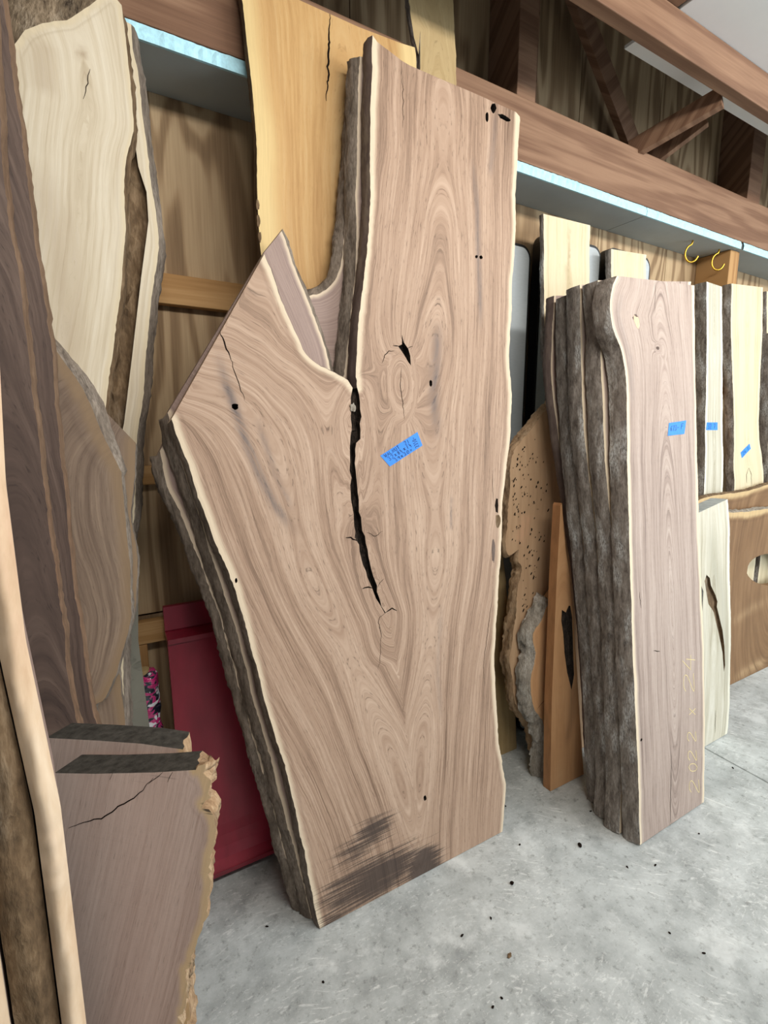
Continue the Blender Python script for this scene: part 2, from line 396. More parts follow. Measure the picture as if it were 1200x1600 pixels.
def dist_poly(pts, line):
    d = np.full(len(pts), 1e9); tt = np.zeros(len(pts))
    L = np.array(line); acc = 0
    if len(L) > 120 and len(pts) > 3000: L = np.vstack([L[::2], L[-1:]])
    for a, b in zip(L[:-1], L[1:]):
        ab = b - a; l2 = max(1e-12, ab @ ab)
        t = np.clip(((pts - a) @ ab) / l2, 0, 1)
        q = np.hypot(*(pts - (a + t[:, None] * ab)).T)
        m = q < d; d[m] = q[m]; tt[m] = (acc + t[m] * math.sqrt(l2)); acc += math.sqrt(l2)
    return d, tt / max(acc, 1e-9)

def in_poly(pts, poly):
    P = np.array(poly); order = np.argsort(pts[:, 1]); y = pts[order, 1]; x = pts[order, 0]; ins = np.zeros(len(pts), bool)
    j = len(P) - 1
    for i in range(len(P)):
        xi, yi = P[i]; xj, yj = P[j]; j = i
        a, b = (yi, yj) if yi < yj else (yj, yi)
        k0 = np.searchsorted(y, a, 'left'); k1 = np.searchsorted(y, b, 'left')
        if k1 > k0: ins[k0:k1] ^= x[k0:k1] < (xj - xi) * (y[k0:k1] - yi) / (yj - yi) + xi
    out = np.empty_like(ins); out[order] = ins
    return out

class Slab: pass

def slab(name, label, cat, fr, strokes, th, face, group=None, grid=0.012, side=None, bark=None, flare=0.012, bulge=0.004,
         rough=0.004, jit=0.0012, ring=(0.0, 0.08, 0.02, 0.0), seed=1, holes=(), knots=(), streaks=(), stains=(), extra=None, bow=None,
         inc_depth=0.03, inc_mat='inclusion', through=(), edge_name='live_edge', post=None, lead=None, flare_end=None):
    """strokes: list of (kind, [points]); kind 'L'/'R' live edge on left/right, 'C' cut, 'F' cut end on the floor, 'B' other live edge.
    A point is a pixel (x,y) or ('m',u,v) in the slab's own metres."""
    rnd = random.Random(seed)
    fr.o = fr.o + np.array([0, 0, th * math.sin(max(fr.t, 0)) + (th * 0 if True else 0)])
    def loc(p):
        if p[0] == 'm': return np.array([p[1], p[2]], float)
        if p[0] == 'f': q = fr.px(p[1], p[2]); return np.array([q[0], 0.0])
        return fr.px(p[0], p[1])
    S = []
    for kind, pts in strokes:
        S.append([kind, [loc(p) for p in pts]])
    # join strokes end to start
    for i in range(len(S)):
        nxt = S[(i + 1) % len(S)]
        if np.linalg.norm(S[i][1][-1] - nxt[1][0]) > 1e-6: S[i][1].append(nxt[1][0])
    area2 = 0; allp = [p for k, q in S for p in q[:-1]]
    for a, b in zip(allp, allp[1:] + allp[:1]): area2 += a[0] * b[1] - b[0] * a[1]
    if area2 < 0:
        S = [[k, q[::-1]] for k, q in S[::-1]]
    # resample
    lead = grid if lead is None else lead
    for s in S:
        if s[0] in 'LRB':
            c = catmull(s[1], 0.011)
            for i in range(1, len(c) - 1):
                t = c[min(i + 1, len(c) - 1)] - c[i - 1]; t = t / (np.linalg.norm(t) + 1e-9)
                c[i] = c[i] + np.array([t[1], -t[0]]) * (rnd.gauss(0, jit * 0.5) + jit * 1.6 * math.sin(i * 0.35 + seed) * math.sin(i * 0.13 + 2 * seed))
            s[1] = c
        elif s[0] == 'J':   # jagged broken edge
            c = densify(s[1], 0.008)
            for i in range(1, len(c) - 1): c[i] = c[i] + np.array([rnd.gauss(0, jit), rnd.gauss(0, jit)])
            s[1] = c
        else:
            s[1] = densify(s[1], 0.03)
    # offsets per stroke vertex (unit outward direction for live strokes, carried over for cut ones)
    for s in S:
        n_ = len(s[1]); off = np.zeros((n_, 2))
        if s[0] in 'LRBJ':
            for i in range(n_):
                a = s[1][max(0, i - 3)]; b = s[1][min(n_ - 1, i + 3)]; t = (b - a) / (np.linalg.norm(b - a) + 1e-9)
                off[i] = (t[1], -t[0])
        s.append(off)
    for i in range(len(S)):
        s = S[i]
        if s[0] in 'LRBJ':
            for j, e in ((i - 1, 0), ((i + 1) % len(S), -1)):
                o = S[j]
                if o[0] in 'CF':
                    t = o[1][-1] - o[1][0]; t = t / (np.linalg.norm(t) + 1e-9)
                    k = s[2][e] @ t
                    s[2][e] = t * (1 if k > 0 else -1) * min(1.2, 1.0)
                    o[2][-1 if e == 0 else 0] = s[2][e]
                else:
                    av = s[2][e] + o[2][-1 if e == 0 else 0]; av = av / (np.linalg.norm(av) + 1e-9)
                    s[2][e] = av; o[2][-1 if e == 0 else 0] = av
    for s in S:
        if s[0] in 'CF':
            n_ = len(s[1]); L0, L1 = s[2][0].copy(), s[2][-1].copy()
            for i in range(n_):
                t = i / (n_ - 1)
                s[2][i] = L0 * max(0, 1 - 2.5 * t) + L1 * max(0, 1 - 2.5 * (1 - t))
    ring2 = [p for s in S for p in s[1][:-1]]; offs = [o for s in S for o in s[2][:-1]]
    R2 = np.array(ring2); O2 = np.array(offs); n = len(R2)
    # front face
    thr_l = [[loc(p) for p in h] for h in through]
    holes_l = [[loc(p) for p in h] for h in holes] + thr_l
    lo, hi = R2.min(0), R2.max(0)
    gx = np.arange(lo[0] + grid / 2, hi[0], grid); gy = np.arange(lo[1] + grid / 2, hi[1], grid)
    G = np.array(np.meshgrid(gx, gy)).reshape(2, -1).T
    G = G + np.random.RandomState(seed).uniform(-grid * 0.15, grid * 0.15, G.shape)
    G = G[in_poly(G, R2)]
    d, _ = dist_poly(G, np.vstack([R2, R2[:1]])); G = G[d > grid * 0.45]
    cons = [(i, (i + 1) % n) for i in range(n)]
    pts = [Vector(p) for p in R2]
    hole_rng = []
    for h in holes_l:
        hh = np.array(h); keep = ~in_poly(G, hh); G = G[keep]
        d, _ = dist_poly(G, np.vstack([hh, hh[:1]])); G = G[d > grid * 0.3]
        st = len(pts); pts += [Vector(p) for p in hh]
        cons += [(st + i, st + (i + 1) % len(hh)) for i in range(len(hh))]
    pts += [Vector(p) for p in G]
    cv, ce, cf, ov, oe, of = delaunay_2d_cdt(pts, cons, [], 1, 1e-6)
    V = np.array([(p.x, p.y) for p in cv]); F = np.array([f for f in cf if len(f) == 3])
    cen = V[F].mean(1); keep = in_poly(cen, R2)
    for h in holes_l: keep &= ~in_poly(cen, h)
    F = F[keep]
    a2 = (V[F[:, 1]] - V[F[:, 0]]); b2 = (V[F[:, 2]] - V[F[:, 0]])
    flip = (a2[:, 0] * b2[:, 1] - a2[:, 1] * b2[:, 0]) < 0
    F[flip] = F[flip][:, ::-1]
    verts = [(p[0], 0.0, p[1]) for p in V]; faces = [tuple(f) for f in F]; midx = [0] * len(faces)
    # back face
    fl = flare
    K = 6
    OF = []
    for k in range(K + 1):
        f = k / K
        ww = wob(R2[:, 1] * 9, R2[:, 0] * 9 + f * 3, seed + 5); w2 = wob(R2[:, 1] * 42, R2[:, 0] * 42 + f * 11, seed + 8)
        OF.append(flare * f + bulge * math.sin(math.pi * f) + (0.7 * ww + 0.5 * w2) * rough * min(1, f * 4))
    OF = np.array(OF)
    if isinstance(flare_end, dict):
        i0 = 0
        for s in S:
            m = len(s[1]) - 1
            if s[0] in flare_end:
                for k in range(K + 1): OF[k, i0:i0 + m + 1] += flare_end[s[0]] * (k / K) * np.sin(np.clip(np.linspace(0.05, 1, len(OF[k, i0:i0 + m + 1])), 0, 1) * math.pi) ** 0.5
            i0 += m
    bout = [R2[i] + O2[i] * OF[K][i] for i in range(n)]
    bp = [Vector(p) for p in bout]; bc = cons[:n]
    for h in thr_l:
        st = len(bp); bp += [Vector(p) for p in h]; bc = bc + [(st + i, st + (i + 1) % len(h)) for i in range(len(h))]
    cv2, _, cf2, _, _, _ = delaunay_2d_cdt(bp, bc, [], 1, 1e-6)
    base = len(verts); B = np.array([(p.x, p.y) for p in cv2])
    verts += [(p[0], th, p[1]) for p in B]
    cf2 = [f for f in cf2 if len(f) == 3]; cc = np.array([B[list(f)].mean(0) for f in cf2]); ok = in_poly(cc, bout)
    for h in thr_l: ok &= ~in_poly(cc, h)
    for f, k_ in zip(cf2, ok):
        if not k_: continue
        A = (B[f[1]] - B[f[0]]); D = (B[f[2]] - B[f[0]])
        f = tuple(f) if A[0] * D[1] - A[1] * D[0] < 0 else tuple(f[::-1])
        faces.append(tuple(base + q for q in f)); midx.append(0)
    for h in thr_l:
        ar = sum(h[i][0] * h[(i + 1) % len(h)][1] - h[(i + 1) % len(h)][0] * h[i][1] for i in range(len(h)))
        if ar < 0: h.reverse()
        m = len(h); b0 = len(verts)
        verts += [(p[0], 0, p[1]) for p in h] + [(p[0], th, p[1]) for p in h]
        faces += [(b0 + i, b0 + (i + 1) % m, b0 + m + (i + 1) % m, b0 + m + i) for i in range(m)]; midx += [0] * m
    sides = []
    idx = 0
    mats = [MAT[face]]
    for s in S:
        m = len(s[1]); ids = [(idx + i) % n for i in range(m)]; idx += m - 1
        live = s[0] in 'LRBJ'
        sv, sf = [], []
        for a, i in enumerate(ids):
            for k in range(K + 1):
                f = k / K; q = R2[i] + O2[i] * OF[k][i]
                sv.append((q[0], th * f, q[1]))
        for a in range(m - 1):
            for k in range(K):
                x = a * (K + 1) + k
                sf.append((x, x + 1, x + K + 2, x + K + 1))
        if live: sides.append((s[0], sv, sf))
        else:
            sk = side[s[0]] if isinstance(side, dict) else side
            mi = 0
            if sk:
                if MAT[sk] not in mats: mats.append(MAT[sk])
                mi = mats.index(MAT[sk])
            b0 = len(verts); verts += sv
            faces += [tuple(b0 + q for q in f) for f in sf]; midx += [mi] * len(sf)
    # fields
    VV = np.array([(p[0], p[2]) for p in verts])
    Ls = [np.array(s[1]) for s in S if s[0] in 'LJ']; Rs = [np.array(s[1]) for s in S if s[0] in 'R']
    Bs = [np.array(s[1]) for s in S if s[0] in 'B']
    W = hi[0] - lo[0]
    dl = np.min([dist_poly(VV, q)[0] for q in Ls], axis=0) if Ls else VV[:, 0] - lo[0]
    dr = np.min([dist_poly(VV, q)[0] for q in Rs], axis=0) if Rs else hi[0] - VV[:, 0]
    live = [dist_poly(VV, q)[0] for q in Ls + Rs + Bs]
    sap = np.min(live, axis=0) if live else np.full(len(VV), 9.0)
    g0 = (dl / (dl + dr + 1e-6) - 0.5) * W
    u, v = VV[:, 0], VV[:, 1]
    g0 = g0 + 0.010 * wob(u * 3, v * 1.6, seed) + 0.003 * wob(u * 10, v * 6, seed + 1)
    if extra: g0 = extra(fr, u, v, g0)
    gc, a, b, amp = ring
    hh = a + b * v + amp * wob(v * 1.2, v * 0, seed + 3)
    g = np.sqrt((g0 - gc) ** 2 + hh ** 2)
    if post: g = post(fr, u, v, g)
    for (kx, ky, rx, ry) in knots:
        c = fr.px(kx, ky); e = fr.px(kx + rx, ky) - c; e2 = fr.px(kx, ky - ry) - c
        A, Bk = abs(e[0]), abs(e2[1])
        du, dv = (u - c[0]), (v - c[1]) * A / Bk
        r = np.hypot(du, dv) + 1e-6
        gk = np.interp(c[0], np.sort(u[:200]), np.sort(u[:200])) * 0
        near = np.exp(-np.maximum(0, r - A) / (A * 1.6))
        gcen = np.median(g[r < A * 1.2]) if (r < A * 1.2).any() else 0
        flow = g - np.sign(du) * np.minimum(np.abs(du), A) * 0.0
        g = np.where(r > A, g - du * np.minimum(1, A * A / (r * r)) * near * 1.0, g)
        inside = np.clip(1 - r / (A * 1.25), 0, 1); wgt = np.clip(inside * 4, 0, 1)
        g = g * (1 - wgt) + (gcen + r * 0.9) * wgt
    st = np.zeros(len(VV))
    for pl, w, amt in streaks:
        line = [fr.px(*p) for p in pl]; dd, t = dist_poly(VV, line)
        st = np.maximum(st, amt * np.exp(-(dd / w) ** 2) * np.clip(np.minimum(t, 1 - t) * 6, 0.0, 1))
    sn = np.zeros(len(VV))
    for (cx, cy, rx, ry, amt) in stains:
        c = fr.px(cx, cy); e = fr.px(cx + rx, cy) - c; e2 = fr.px(cx, cy - ry) - c
        q = ((u - c[0]) / abs(e[0])) ** 2 + ((v - c[1]) / abs(e2[1])) ** 2
        sn = np.maximum(sn, amt * np.exp(-q))
    def bent(vs):
        if bow is None: return vs
        return [(p[0], p[1] + float(np.interp(p[2], bow[0], bow[1])), p[2]) for p in vs]
    root = empty(name, label, cat, fr.matrix(), group)
    o = mesh_obj('board', bent(verts), faces, mats, root, matidx=midx,
                 attrs={'g': g, 'v': v, 'u': u, 'sap': sap, 'streak': st, 'stain': sn})
    for kind, sv, sf in sides:
        bm_ = bark[kind] if isinstance(bark, dict) else (bark or 'bark')
        mesh_obj(edge_name, bent(sv), sf, MAT[bm_], root, smooth=True)
    for h in holes_l[:len(holes)]:
        hole_fill(root, h, inc_depth, inc_mat, seed)
    r = Slab(); r.root = root; r.fr = fr; r.board = o; r.th = th
    return r

def hole_fill(root, h, depth, mat, seed, name='bark_inclusion'):
    hh = np.array(h); c = hh.mean(0); rnd = random.Random(seed)
    a = sum(hh[i][0] * hh[(i + 1) % len(hh)][1] - hh[(i + 1) % len(hh)][0] * hh[i][1] for i in range(len(hh)))
    if a < 0: hh = hh[::-1]
    n = len(hh)
    # inner grid for a rough bottom
    g = max(0.004, min(np.ptp(hh[:, 0]), np.ptp(hh[:, 1])) / 6)
    gx = np.arange(hh[:, 0].min(), hh[:, 0].max(), g); gy = np.arange(hh[:, 1].min(), hh[:, 1].max(), g)
    G = np.array(np.meshgrid(gx, gy)).reshape(2, -1).T; G = G[in_poly(G, hh)]
    if len(G):
        d, _ = dist_poly(G, np.vstack([hh, hh[:1]])); G = G[d > g * 0.4]
    cv, _, cf, _, _, _ = delaunay_2d_cdt([Vector(p) for p in hh] + [Vector(p) for p in G], [(i, (i + 1) % n) for i in range(n)], [], 1, 1e-6)
    B = np.array([(p.x, p.y) for p in cv])
    d, _ = dist_poly(B, np.vstack([hh, hh[:1]]))
    verts = [(p[0], 0, p[1]) for p in hh]
    b0 = n
    for i, p in enumerate(B):
        verts.append((p[0], depth * (0.55 + 0.45 * rnd.random()), p[1]))
    faces = []
    cf = [f for f in cf if len(f) == 3]; ok = in_poly(np.array([B[list(f)].mean(0) for f in cf]), hh)
    for f, k_ in zip(cf, ok):
        if k_:
            A = B[f[1]] - B[f[0]]; D = B[f[2]] - B[f[0]]
            f = tuple(f) if A[0] * D[1] - A[1] * D[0] > 0 else tuple(f[::-1])
            faces.append(tuple(b0 + q for q in f))
    for i in range(n):
        j = (i + 1) % n; faces.append((i, j, b0 + j, b0 + i))
    return mesh_obj(name, verts, faces, MAT[mat], root)

def ribbon_geo(pts, w, d, taper=True):
    """flat ribbon along 2-D points of the slab face, d metres in front of it, with a little thickness"""
    P = [np.array(p, float) for p in pts]; n = len(P); v, f = [], []
    for i in range(n):
        t = P[min(n - 1, i + 1)] - P[max(0, i - 1)]; t = t / (np.linalg.norm(t) + 1e-9); nn = np.array([-t[1], t[0]])
        k = w * (1 if not taper else (0.25 + 0.75 * min(1, 3 * min((i + 0.2) / n, (n - i - 0.8) / n))))
        for s in (1, -1):
            q = P[i] + nn * k * 0.5 * s; v.append((q[0], -d, q[1]))
    for i in range(n - 1): f.append((2 * i, 2 * i + 2, 2 * i + 3, 2 * i + 1)[::-1])
    return v, f

def crack(sl, pxs, w=0.003, name='crack', jit=0.0012, seed=3, mat='crack', local=False):
    pts = [np.array(p) if local else sl.fr.px(*p) for p in pxs]; pts = densify(pts, 0.008); r = random.Random(seed)
    for i in range(1, len(pts) - 1): pts[i] = pts[i] + np.array([r.gauss(0, jit), r.gauss(0, jit)])
    v, f = ribbon_geo(pts, w, 0.0005)
    return mesh_obj(name, v, f, MAT[mat], sl.root)

def blob(sl, cx, cy, rx, ry, name='knot_hole_shade', rot=0, seed=1, mat='crack', n=14, d=0.0005):
    r = random.Random(seed); c = sl.fr.px(cx, cy); e = sl.fr.px(cx + rx, cy) - c; e2 = sl.fr.px(cx, cy - ry) - c
    A, B = abs(e[0]), abs(e2[1]); v = [(c[0], -d, c[1])]
    for i in range(n):
        a = 6.283 * i / n; k = 1 + r.uniform(-0.22, 0.22); x, y = A * k * math.cos(a), B * k * math.sin(a)
        v.append((c[0] + x * math.cos(rot) - y * math.sin(rot), -d, c[1] + x * math.sin(rot) + y * math.cos(rot)))
    f = [(0, 1 + i, 1 + (i + 1) % n) for i in range(n)]
    return mesh_obj(name, v, f, MAT[mat], sl.root)

GL = {  # stroke letters on a 1 x 1 cell, y up
 'W': [[(0, 1), (.25, 0), (.5, .7), (.75, 0), (1, 1)]], 'A': [[(0, 0), (.5, 1), (1, 0)], [(.2, .38), (.8, .38)]],
 'L': [[(0, 1), (0, 0), (.9, 0)]], 'N': [[(0, 0), (0, 1), (.9, 0), (.9, 1)]], 'U': [[(0, 1), (0, .2), (.3, 0), (.7, 0), (.9, .2), (.9, 1)]],
 'T': [[(0, 1), (1, 1)], [(.5, 1), (.5, 0)]], '2': [[(0, .8), (.3, 1), (.8, .95), (.85, .65), (0, 0), (1, .05)]],
 '1': [[(.5, 1), (.45, 0)]], '3': [[(.05, .95), (.6, 1), (.85, .78), (.35, .55), (.9, .35), (.7, .03), (0, .08)]],
 'x': [[(.1, .1), (.8, .75)], [(.1, .75), (.8, .1)]], '8': [[(.5, .52), (.15, .75), (.5, 1), (.85, .78), (.5, .52), (.1, .22), (.5, 0), (.9, .25), (.5, .52)]],
 '9': [[(.85, .75), (.5, .5), (.1, .72), (.5, 1), (.85, .8), (.75, 0)]], '0': [[(.5, 1), (.1, .7), (.15, .2), (.5, 0), (.88, .3), (.85, .8), (.5, 1)]],
 '5': [[(.9, 1), (.2, 1), (.15, .58), (.7, .6), (.9, .3), (.6, 0), (.05, .05)]], '-': [[(.1, .5), (.9, .5)]], '=': [[(.1, .62), (.9, .62)], [(.1, .35), (.9, .35)]],
 '6': [[(.8, 1), (.25, .65), (.1, .25), (.5, 0), (.85, .25), (.5, .5), (.15, .35)]], '7': [[(.05, .95), (.9, 1), (.35, 0)]],
 'F': [[(.1, 0), (.15, 1), (.9, 1)], [(.12, .55), (.7, .55)]], '4': [[(.6, 1), (.05, .35), (.95, .35)], [(.7, .7), (.65, 0)]],
 'h': [[(.0, .7), (.15, 1), (.15, .55)], [(0, .45), (.6, .55)], [(.35, .35), (.6, .4), (.35, 0), (.7, 0)]],   # one half
 'q': [[(.1, 1), (.1, .55)], [(0, .45), (.7, .5)], [(.3, .4), (.65, .38), (.45, .22), (.7, .1), (.35, 0)]],    # three quarters
 '/': [[(.1, 0), (.9, 1)]], ' ': []}

def tape(sl, quad, rows, mat='bluetape', w=0.0011, name='tape_label'):
    """quad px: top-left, top-right, bottom-right, bottom-left; rows: (text, s0, s1, t_top, t_bottom, rotated)"""
    Q = [sl.fr.px(*p) for p in quad]
    def at(s, t): return (Q[0] * (1 - s) + Q[1] * s) * (1 - t) + (Q[3] * (1 - s) + Q[2] * s) * t
    v, f = [], []
    k = 6
    for i in range(k + 1):
        for t in (0, 1): p = at(i / k, t); v.append((p[0], -0.0010 - 0.0005 * math.sin(i * 1.7), p[1]))
    for i in range(k): f.append((2 * i, 2 * i + 1, 2 * i + 3, 2 * i + 2))
    o = mesh_obj(name, v, f, MAT[mat], sl.root)
    for text, s0, s1, t0, t1, rot in rows:
        m = len(text)
        for i, c in enumerate(text):
            gv, gf = [], []
            for st in GL[c]:
                pp = []
                for x, y in st:
                    if not rot: pp.append(at(s0 + (s1 - s0) * (i + 0.1 + 0.68 * x) / m, t1 + (t0 - t1) * y))
                    else: pp.append(at(s1 - (s1 - s0) * y if False else s0 + (s1 - s0) * (1 - y), t1 + (t0 - t1) * (i + 0.1 + 0.7 * x) / m))
                a, b = ribbon_geo(pp, w, 0.0022, False); n0 = len(gv); gv += a; gf += [tuple(n0 + q for q in z) for z in b]
            if gv: mesh_obj('handwritten_character', gv, gf, MAT['ink'], o)
    return o

# ------------------------------------------------------------------ THE SETTING
WY = 1.79                                    # inner face of the plywood wall
BY = 1.575                                   # front of the header beam
ZF = 2.533                                   # underside of the foam boards

def floor():
    xs = [-5, 2.47, 2.473, 2.477, 2.48, 9]; ys = [-7, 0.4, 1.9]
    v = []; zz = [0, 0, -0.008, -0.008, 0, 0]
    for y in ys:
        for x, z in zip(xs, zz): v.append((x + 0.05 * (y - 1), y, z))
    n = len(xs)
    f = [(j * n + i, j * n + i + 1, (j + 1) * n + i + 1, (j + 1) * n + i) for j in range(len(ys) - 1) for i in range(n - 1)]
    o = mesh_obj('floor', v, f, MAT['concrete']); o['kind'] = 'structure'; o['label'] = 'grey troweled concrete floor with a saw-cut joint'
floor()

wall = empty('wall_back', 'plywood sheathed back wall with posts, girts and a long header beam', None); wall['kind'] = 'structure'
def ply(x0, x1, z0, z1, mat, yo=0.0):
    return box('plywood_sheet', x0 + 0.002, x1 - 0.002, WY + yo, WY + yo + 0.015, z0 + 0.002, z1 - 0.002, MAT[mat], wall, 0.001)
xs_low = [-2.6, -1.38, -0.16, 1.06, 2.28, 2.86, 3.5, 4.72, 5.94, 7.2]
for a, b_ in zip(xs_low[:-1], xs_low[1:]):
    ply(a, b_, 0.93, ZF + 0.02, 'ply')
    ply(a, b_, 0.0, 0.925, 'ply', 0.012)
xs_up = [-2.6, -1.4, -0.2, 0.9, 1.55, 2.09, 2.7, 3.3, 3.9, 4.9, 6.0, 7.2]
for a, b_ in zip(xs_up[:-1], xs_up[1:]): ply(a, b_, ZF + 0.02, 4.2, 'ply')
box('outer_sheathing', -2.7, 7.3, WY + 0.03, WY + 0.05, 0, 4.3, MAT['ply'], wall)
# posts behind the header beam, girts between them
TR = [0]
def trim(x0, x1, y0, y1, z0, z1, mat, bev, label):
    TR[0] += 1; o = box('trim_%d' % TR[0], x0, x1, y0, y1, z0, z1, mat, None, bev, label); o['kind'] = 'structure'; return o
for x, w in ((-1.1, 0.09), (1.58, 0.10), (3.36, 0.14), (4.9, 0.12)):
    trim(x - w / 2, x + w / 2, BY + 0.041, WY - 0.001, ZF + 0.037, 4.19, MAT['beam'], 0.003, 'dark timber post rising behind the header beam')
for x in (0.62, 1.75):
    trim(x - 0.02, x + 0.02, WY - 0.04, WY - 0.001, ZF + 0.037, 4.19, MAT['beam'], 0.002, 'dark stud on the upper plywood')
trim(-2.6, 7.2, BY, BY + 0.04, ZF + 0.037, ZF + 0.258, MAT['beam'], 0.004, 'long reddish-brown header beam along the wall')
for z0, z1 in ((1.93, 2.02), (1.37, 1.43), (0.84, 0.915)):
    trim(-2.5, 1.2, WY - 0.038, WY - 0.001, z0, z1, MAT['girt'], 0.003, 'horizontal tan girt nailed to the plywood wall')
for x in (-0.55, 0.085, 0.9):
    trim(x - 0.02, x + 0.02, WY - 0.036, WY - 0.001, 0.0, 0.838, MAT['stud'], 0.003, 'short tan stud below the lowest girt')
# post under the beam by the hooks
hp = wallpx(1134, 440, 1.62)
trim(hp[0] - 0.01, hp[0] + 0.085, BY + 0.03, WY - 0.001, 0.0, ZF - 0.002, MAT['stud'], 0.003, 'light timber post under the beam beside the brass hooks')
# diagonal braces
def beam_between(name, a, b, w, h, mat, parent, up=(0, 0, 1)):
    a, b = Vector(a), Vector(b); d = (b - a); L = d.length; z = d.normalized()
    x = z.cross(Vector(up)).normalized(); y = z.cross(x).normalized()
    v, f = box_geo(-w / 2, w / 2, -h / 2, h / 2, 0, L, 0.002)
    o = mesh_obj(name, v, f, mat, parent)
    m = Matrix.Identity(4)
    for i in range(3): m[i][0] = x[i]; m[i][1] = y[i]; m[i][2] = z[i]; m[i][3] = a[i]
    o.matrix_world = m
    return o
ceil_ = ceil = empty('ceiling', 'open ceiling with timber chord, braces, joists and white panels', None); ceil['kind'] = 'structure'
p0 = wallpx(992, 238, 1.70); p1 = wallpx(905, 10, 1.70)
beam_between('diagonal_brace', p0, p1 + (p1 - p0) * 0.3, 0.09, 0.035, MAT['beam'], ceil_, up=(0, 1, 0))

box('roof_light_block', -2.7, 7.3, -5, WY + 0.05, 4.2, 4.25, MAT['ply'], ceil)  # unseen roof plane, added to block light and keep the upper wall dark
CHY0, CHY1, CHZ0, CHZ1 = 1.215, 1.262, 2.86, 2.99
box('ceiling_chord', -2.6, 7.2, CHY0, CHY1, CHZ0, CHZ1, MAT['beam'], ceil, 0.003)
box('ceiling_panel', 1.90, 7.2, -4.5, 1.43, CHZ1 + 0.001, CHZ1 + 0.013, MAT['white'], ceil)
box('ceiling_sheet', -2.6, 1.795, -4.5, 1.25, CHZ1 + 0.001, CHZ1 + 0.013, MAT['ply'], ceil)
box('ceiling_joist', 1.80, 1.885, -4.5, 1.3, CHZ1 + 0.002, CHZ1 + 0.14, MAT['beam'], ceil, 0.003)
q0 = np.array(wallpx(985, 243, BY + 0.02)); q0[2] = ZF + 0.245
q1 = np.array([2.30, CHY1 + 0.01, CHZ1 - 0.05])
k0 = wallpx(985, 236, BY + 0.045); k1 = wallpx(1128, 152, CHY1 + 0.022)
beam_between('knee_brace', k0, k1, 0.04, 0.075, MAT['beam'], ceil)
k0 = wallpx(1012, 250, BY + 0.10); k1 = wallpx(1100, 182, BY - 0.10)
beam_between('knee_brace', k0, k1, 0.04, 0.09, MAT['beam'], ceil)

# foam insulation boards laid under the beam
def foam(x0, x1, label, seed):
    r = random.Random(seed); t = 0.034; n = int((x1 - x0) / 0.012)
    root = empty('foam_board', label, 'foam board', Matrix.Translation((x0, BY + 0.004, ZF)), 'foam boards under the beam')
    L = x1 - x0; D = WY - BY - 0.006
    v, f = box_geo(0, L, 0.004, D, -0.0, t - 0.002)
    mesh_obj('foam_panel', v, f, MAT['foam'], root)
    v, f = [], []
    for i in range(n + 1):
        x = L * i / n; o = r.uniform(0, 0.005) + 0.003 * math.sin(x * 9) * math.sin(x * 23)
        if 1.15 < x < 1.3: o += 0.008 * r.random()
        for y, z in ((0.006, -0.001), (-0.004 - o * 0.6, -0.002 - o * 0.4), (-0.006 - o, t * 0.5), (-0.003, t + o * 0.3), (0.006, t)):
            v.append((x, y, z))
    for i in range(n):
        for k in range(4): a = i * 5 + k; f.append((a, a + 1, a + 6, a + 5))
    mesh_obj('foam_cut_edge', v, f, MAT['foamedge'], root, label='bright blue torn cut edge')
    return root
e1 = wallpx(1157, 388, BY); e2 = wallpx(985, 372, BY + 0.1)
foam(-2.6, 0.55, 'grey-faced foam board with blue edge above the pale forked maple slabs', 1)
foam(0.552, 2.33, 'grey-faced foam board with ragged blue edge over the tall blond boards', 2)
foam(2.334, e1[0], 'grey-faced foam board with two brass hooks screwed in', 3)
foam(e1[0] + 0.03, 7.1, 'grey-faced foam board beyond the post with the hooks', 4)

def hook(px, py, label):
    p = wallpx(px, py, 1.64); pts = []
    for i in range(22):
        a = math.radians(100 + i * 11.5); pts.append((0.034 * math.cos(a), 0, 0.044 * math.sin(a)))
    pts = [(pts[0][0] + 0.006, 0, pts[0][2] + 0.02), (pts[0][0] + 0.003, 0, pts[0][2] + 0.008)] + pts
    top = pts[0][2]
    cu = bpy.data.curves.new('brass_hook', 'CURVE'); cu.dimensions = '3D'; cu.bevel_depth = 0.0045; cu.bevel_resolution = 3
    s = cu.splines.new('POLY'); s.points.add(len(pts) - 1)
    for q, c in zip(s.points, pts): q.co = (c[0], c[1], c[2], 1)
    tmp = bpy.data.objects.new('tmp', cu); C.objects.link(tmp)
    me = bpy.data.meshes.new_from_object(tmp.evaluated_get(bpy.context.evaluated_depsgraph_get()))
    bpy.data.objects.remove(tmp)
    me.materials.clear(); me.materials.append(MAT['brass'])
    o = bpy.data.objects.new('brass_hook', me); C.objects.link(o)
    o.location = (p[0], 1.64, ZF - top - 0.001); o.rotation_euler = (0, 0, math.radians(-35))
    o['label'] = label; o['category'] = 'hook'
hook(1082, 384, 'brass screw hook further from the post, hanging from foam board')
hook(1123, 400, 'brass screw hook right beside the post, hanging from foam board')

# ------------------------------------------------------------------ MAIN FORKED WALNUT SLABS
f1 = Frame(0.49, 1.25, lean=0.0577)
left1 = [(268, 655), (283, 700), (300, 745), (330, 830), (352, 885), (370, 930), (386, 985), (395, 1020), (415, 1100), (440, 1180), (460, 1260), (475, 1330), (487, 1395), ('f', 500, 1452)]
crackR = [(558, 606), (563, 640), (562, 672), (563, 686), (556, 692), (556, 735), (559, 770), (563, 800), (570, 838), (576, 870), (584, 900), (588, 915), (594, 935), (603, 958)]
crackL = [(601, 958), (587, 935), (579, 917), (575, 902), (564, 872), (556, 840), (552, 802), (548, 770), (547, 735), (548, 700), (549, 672), (548, 645), (549, 622), (551, 606)]

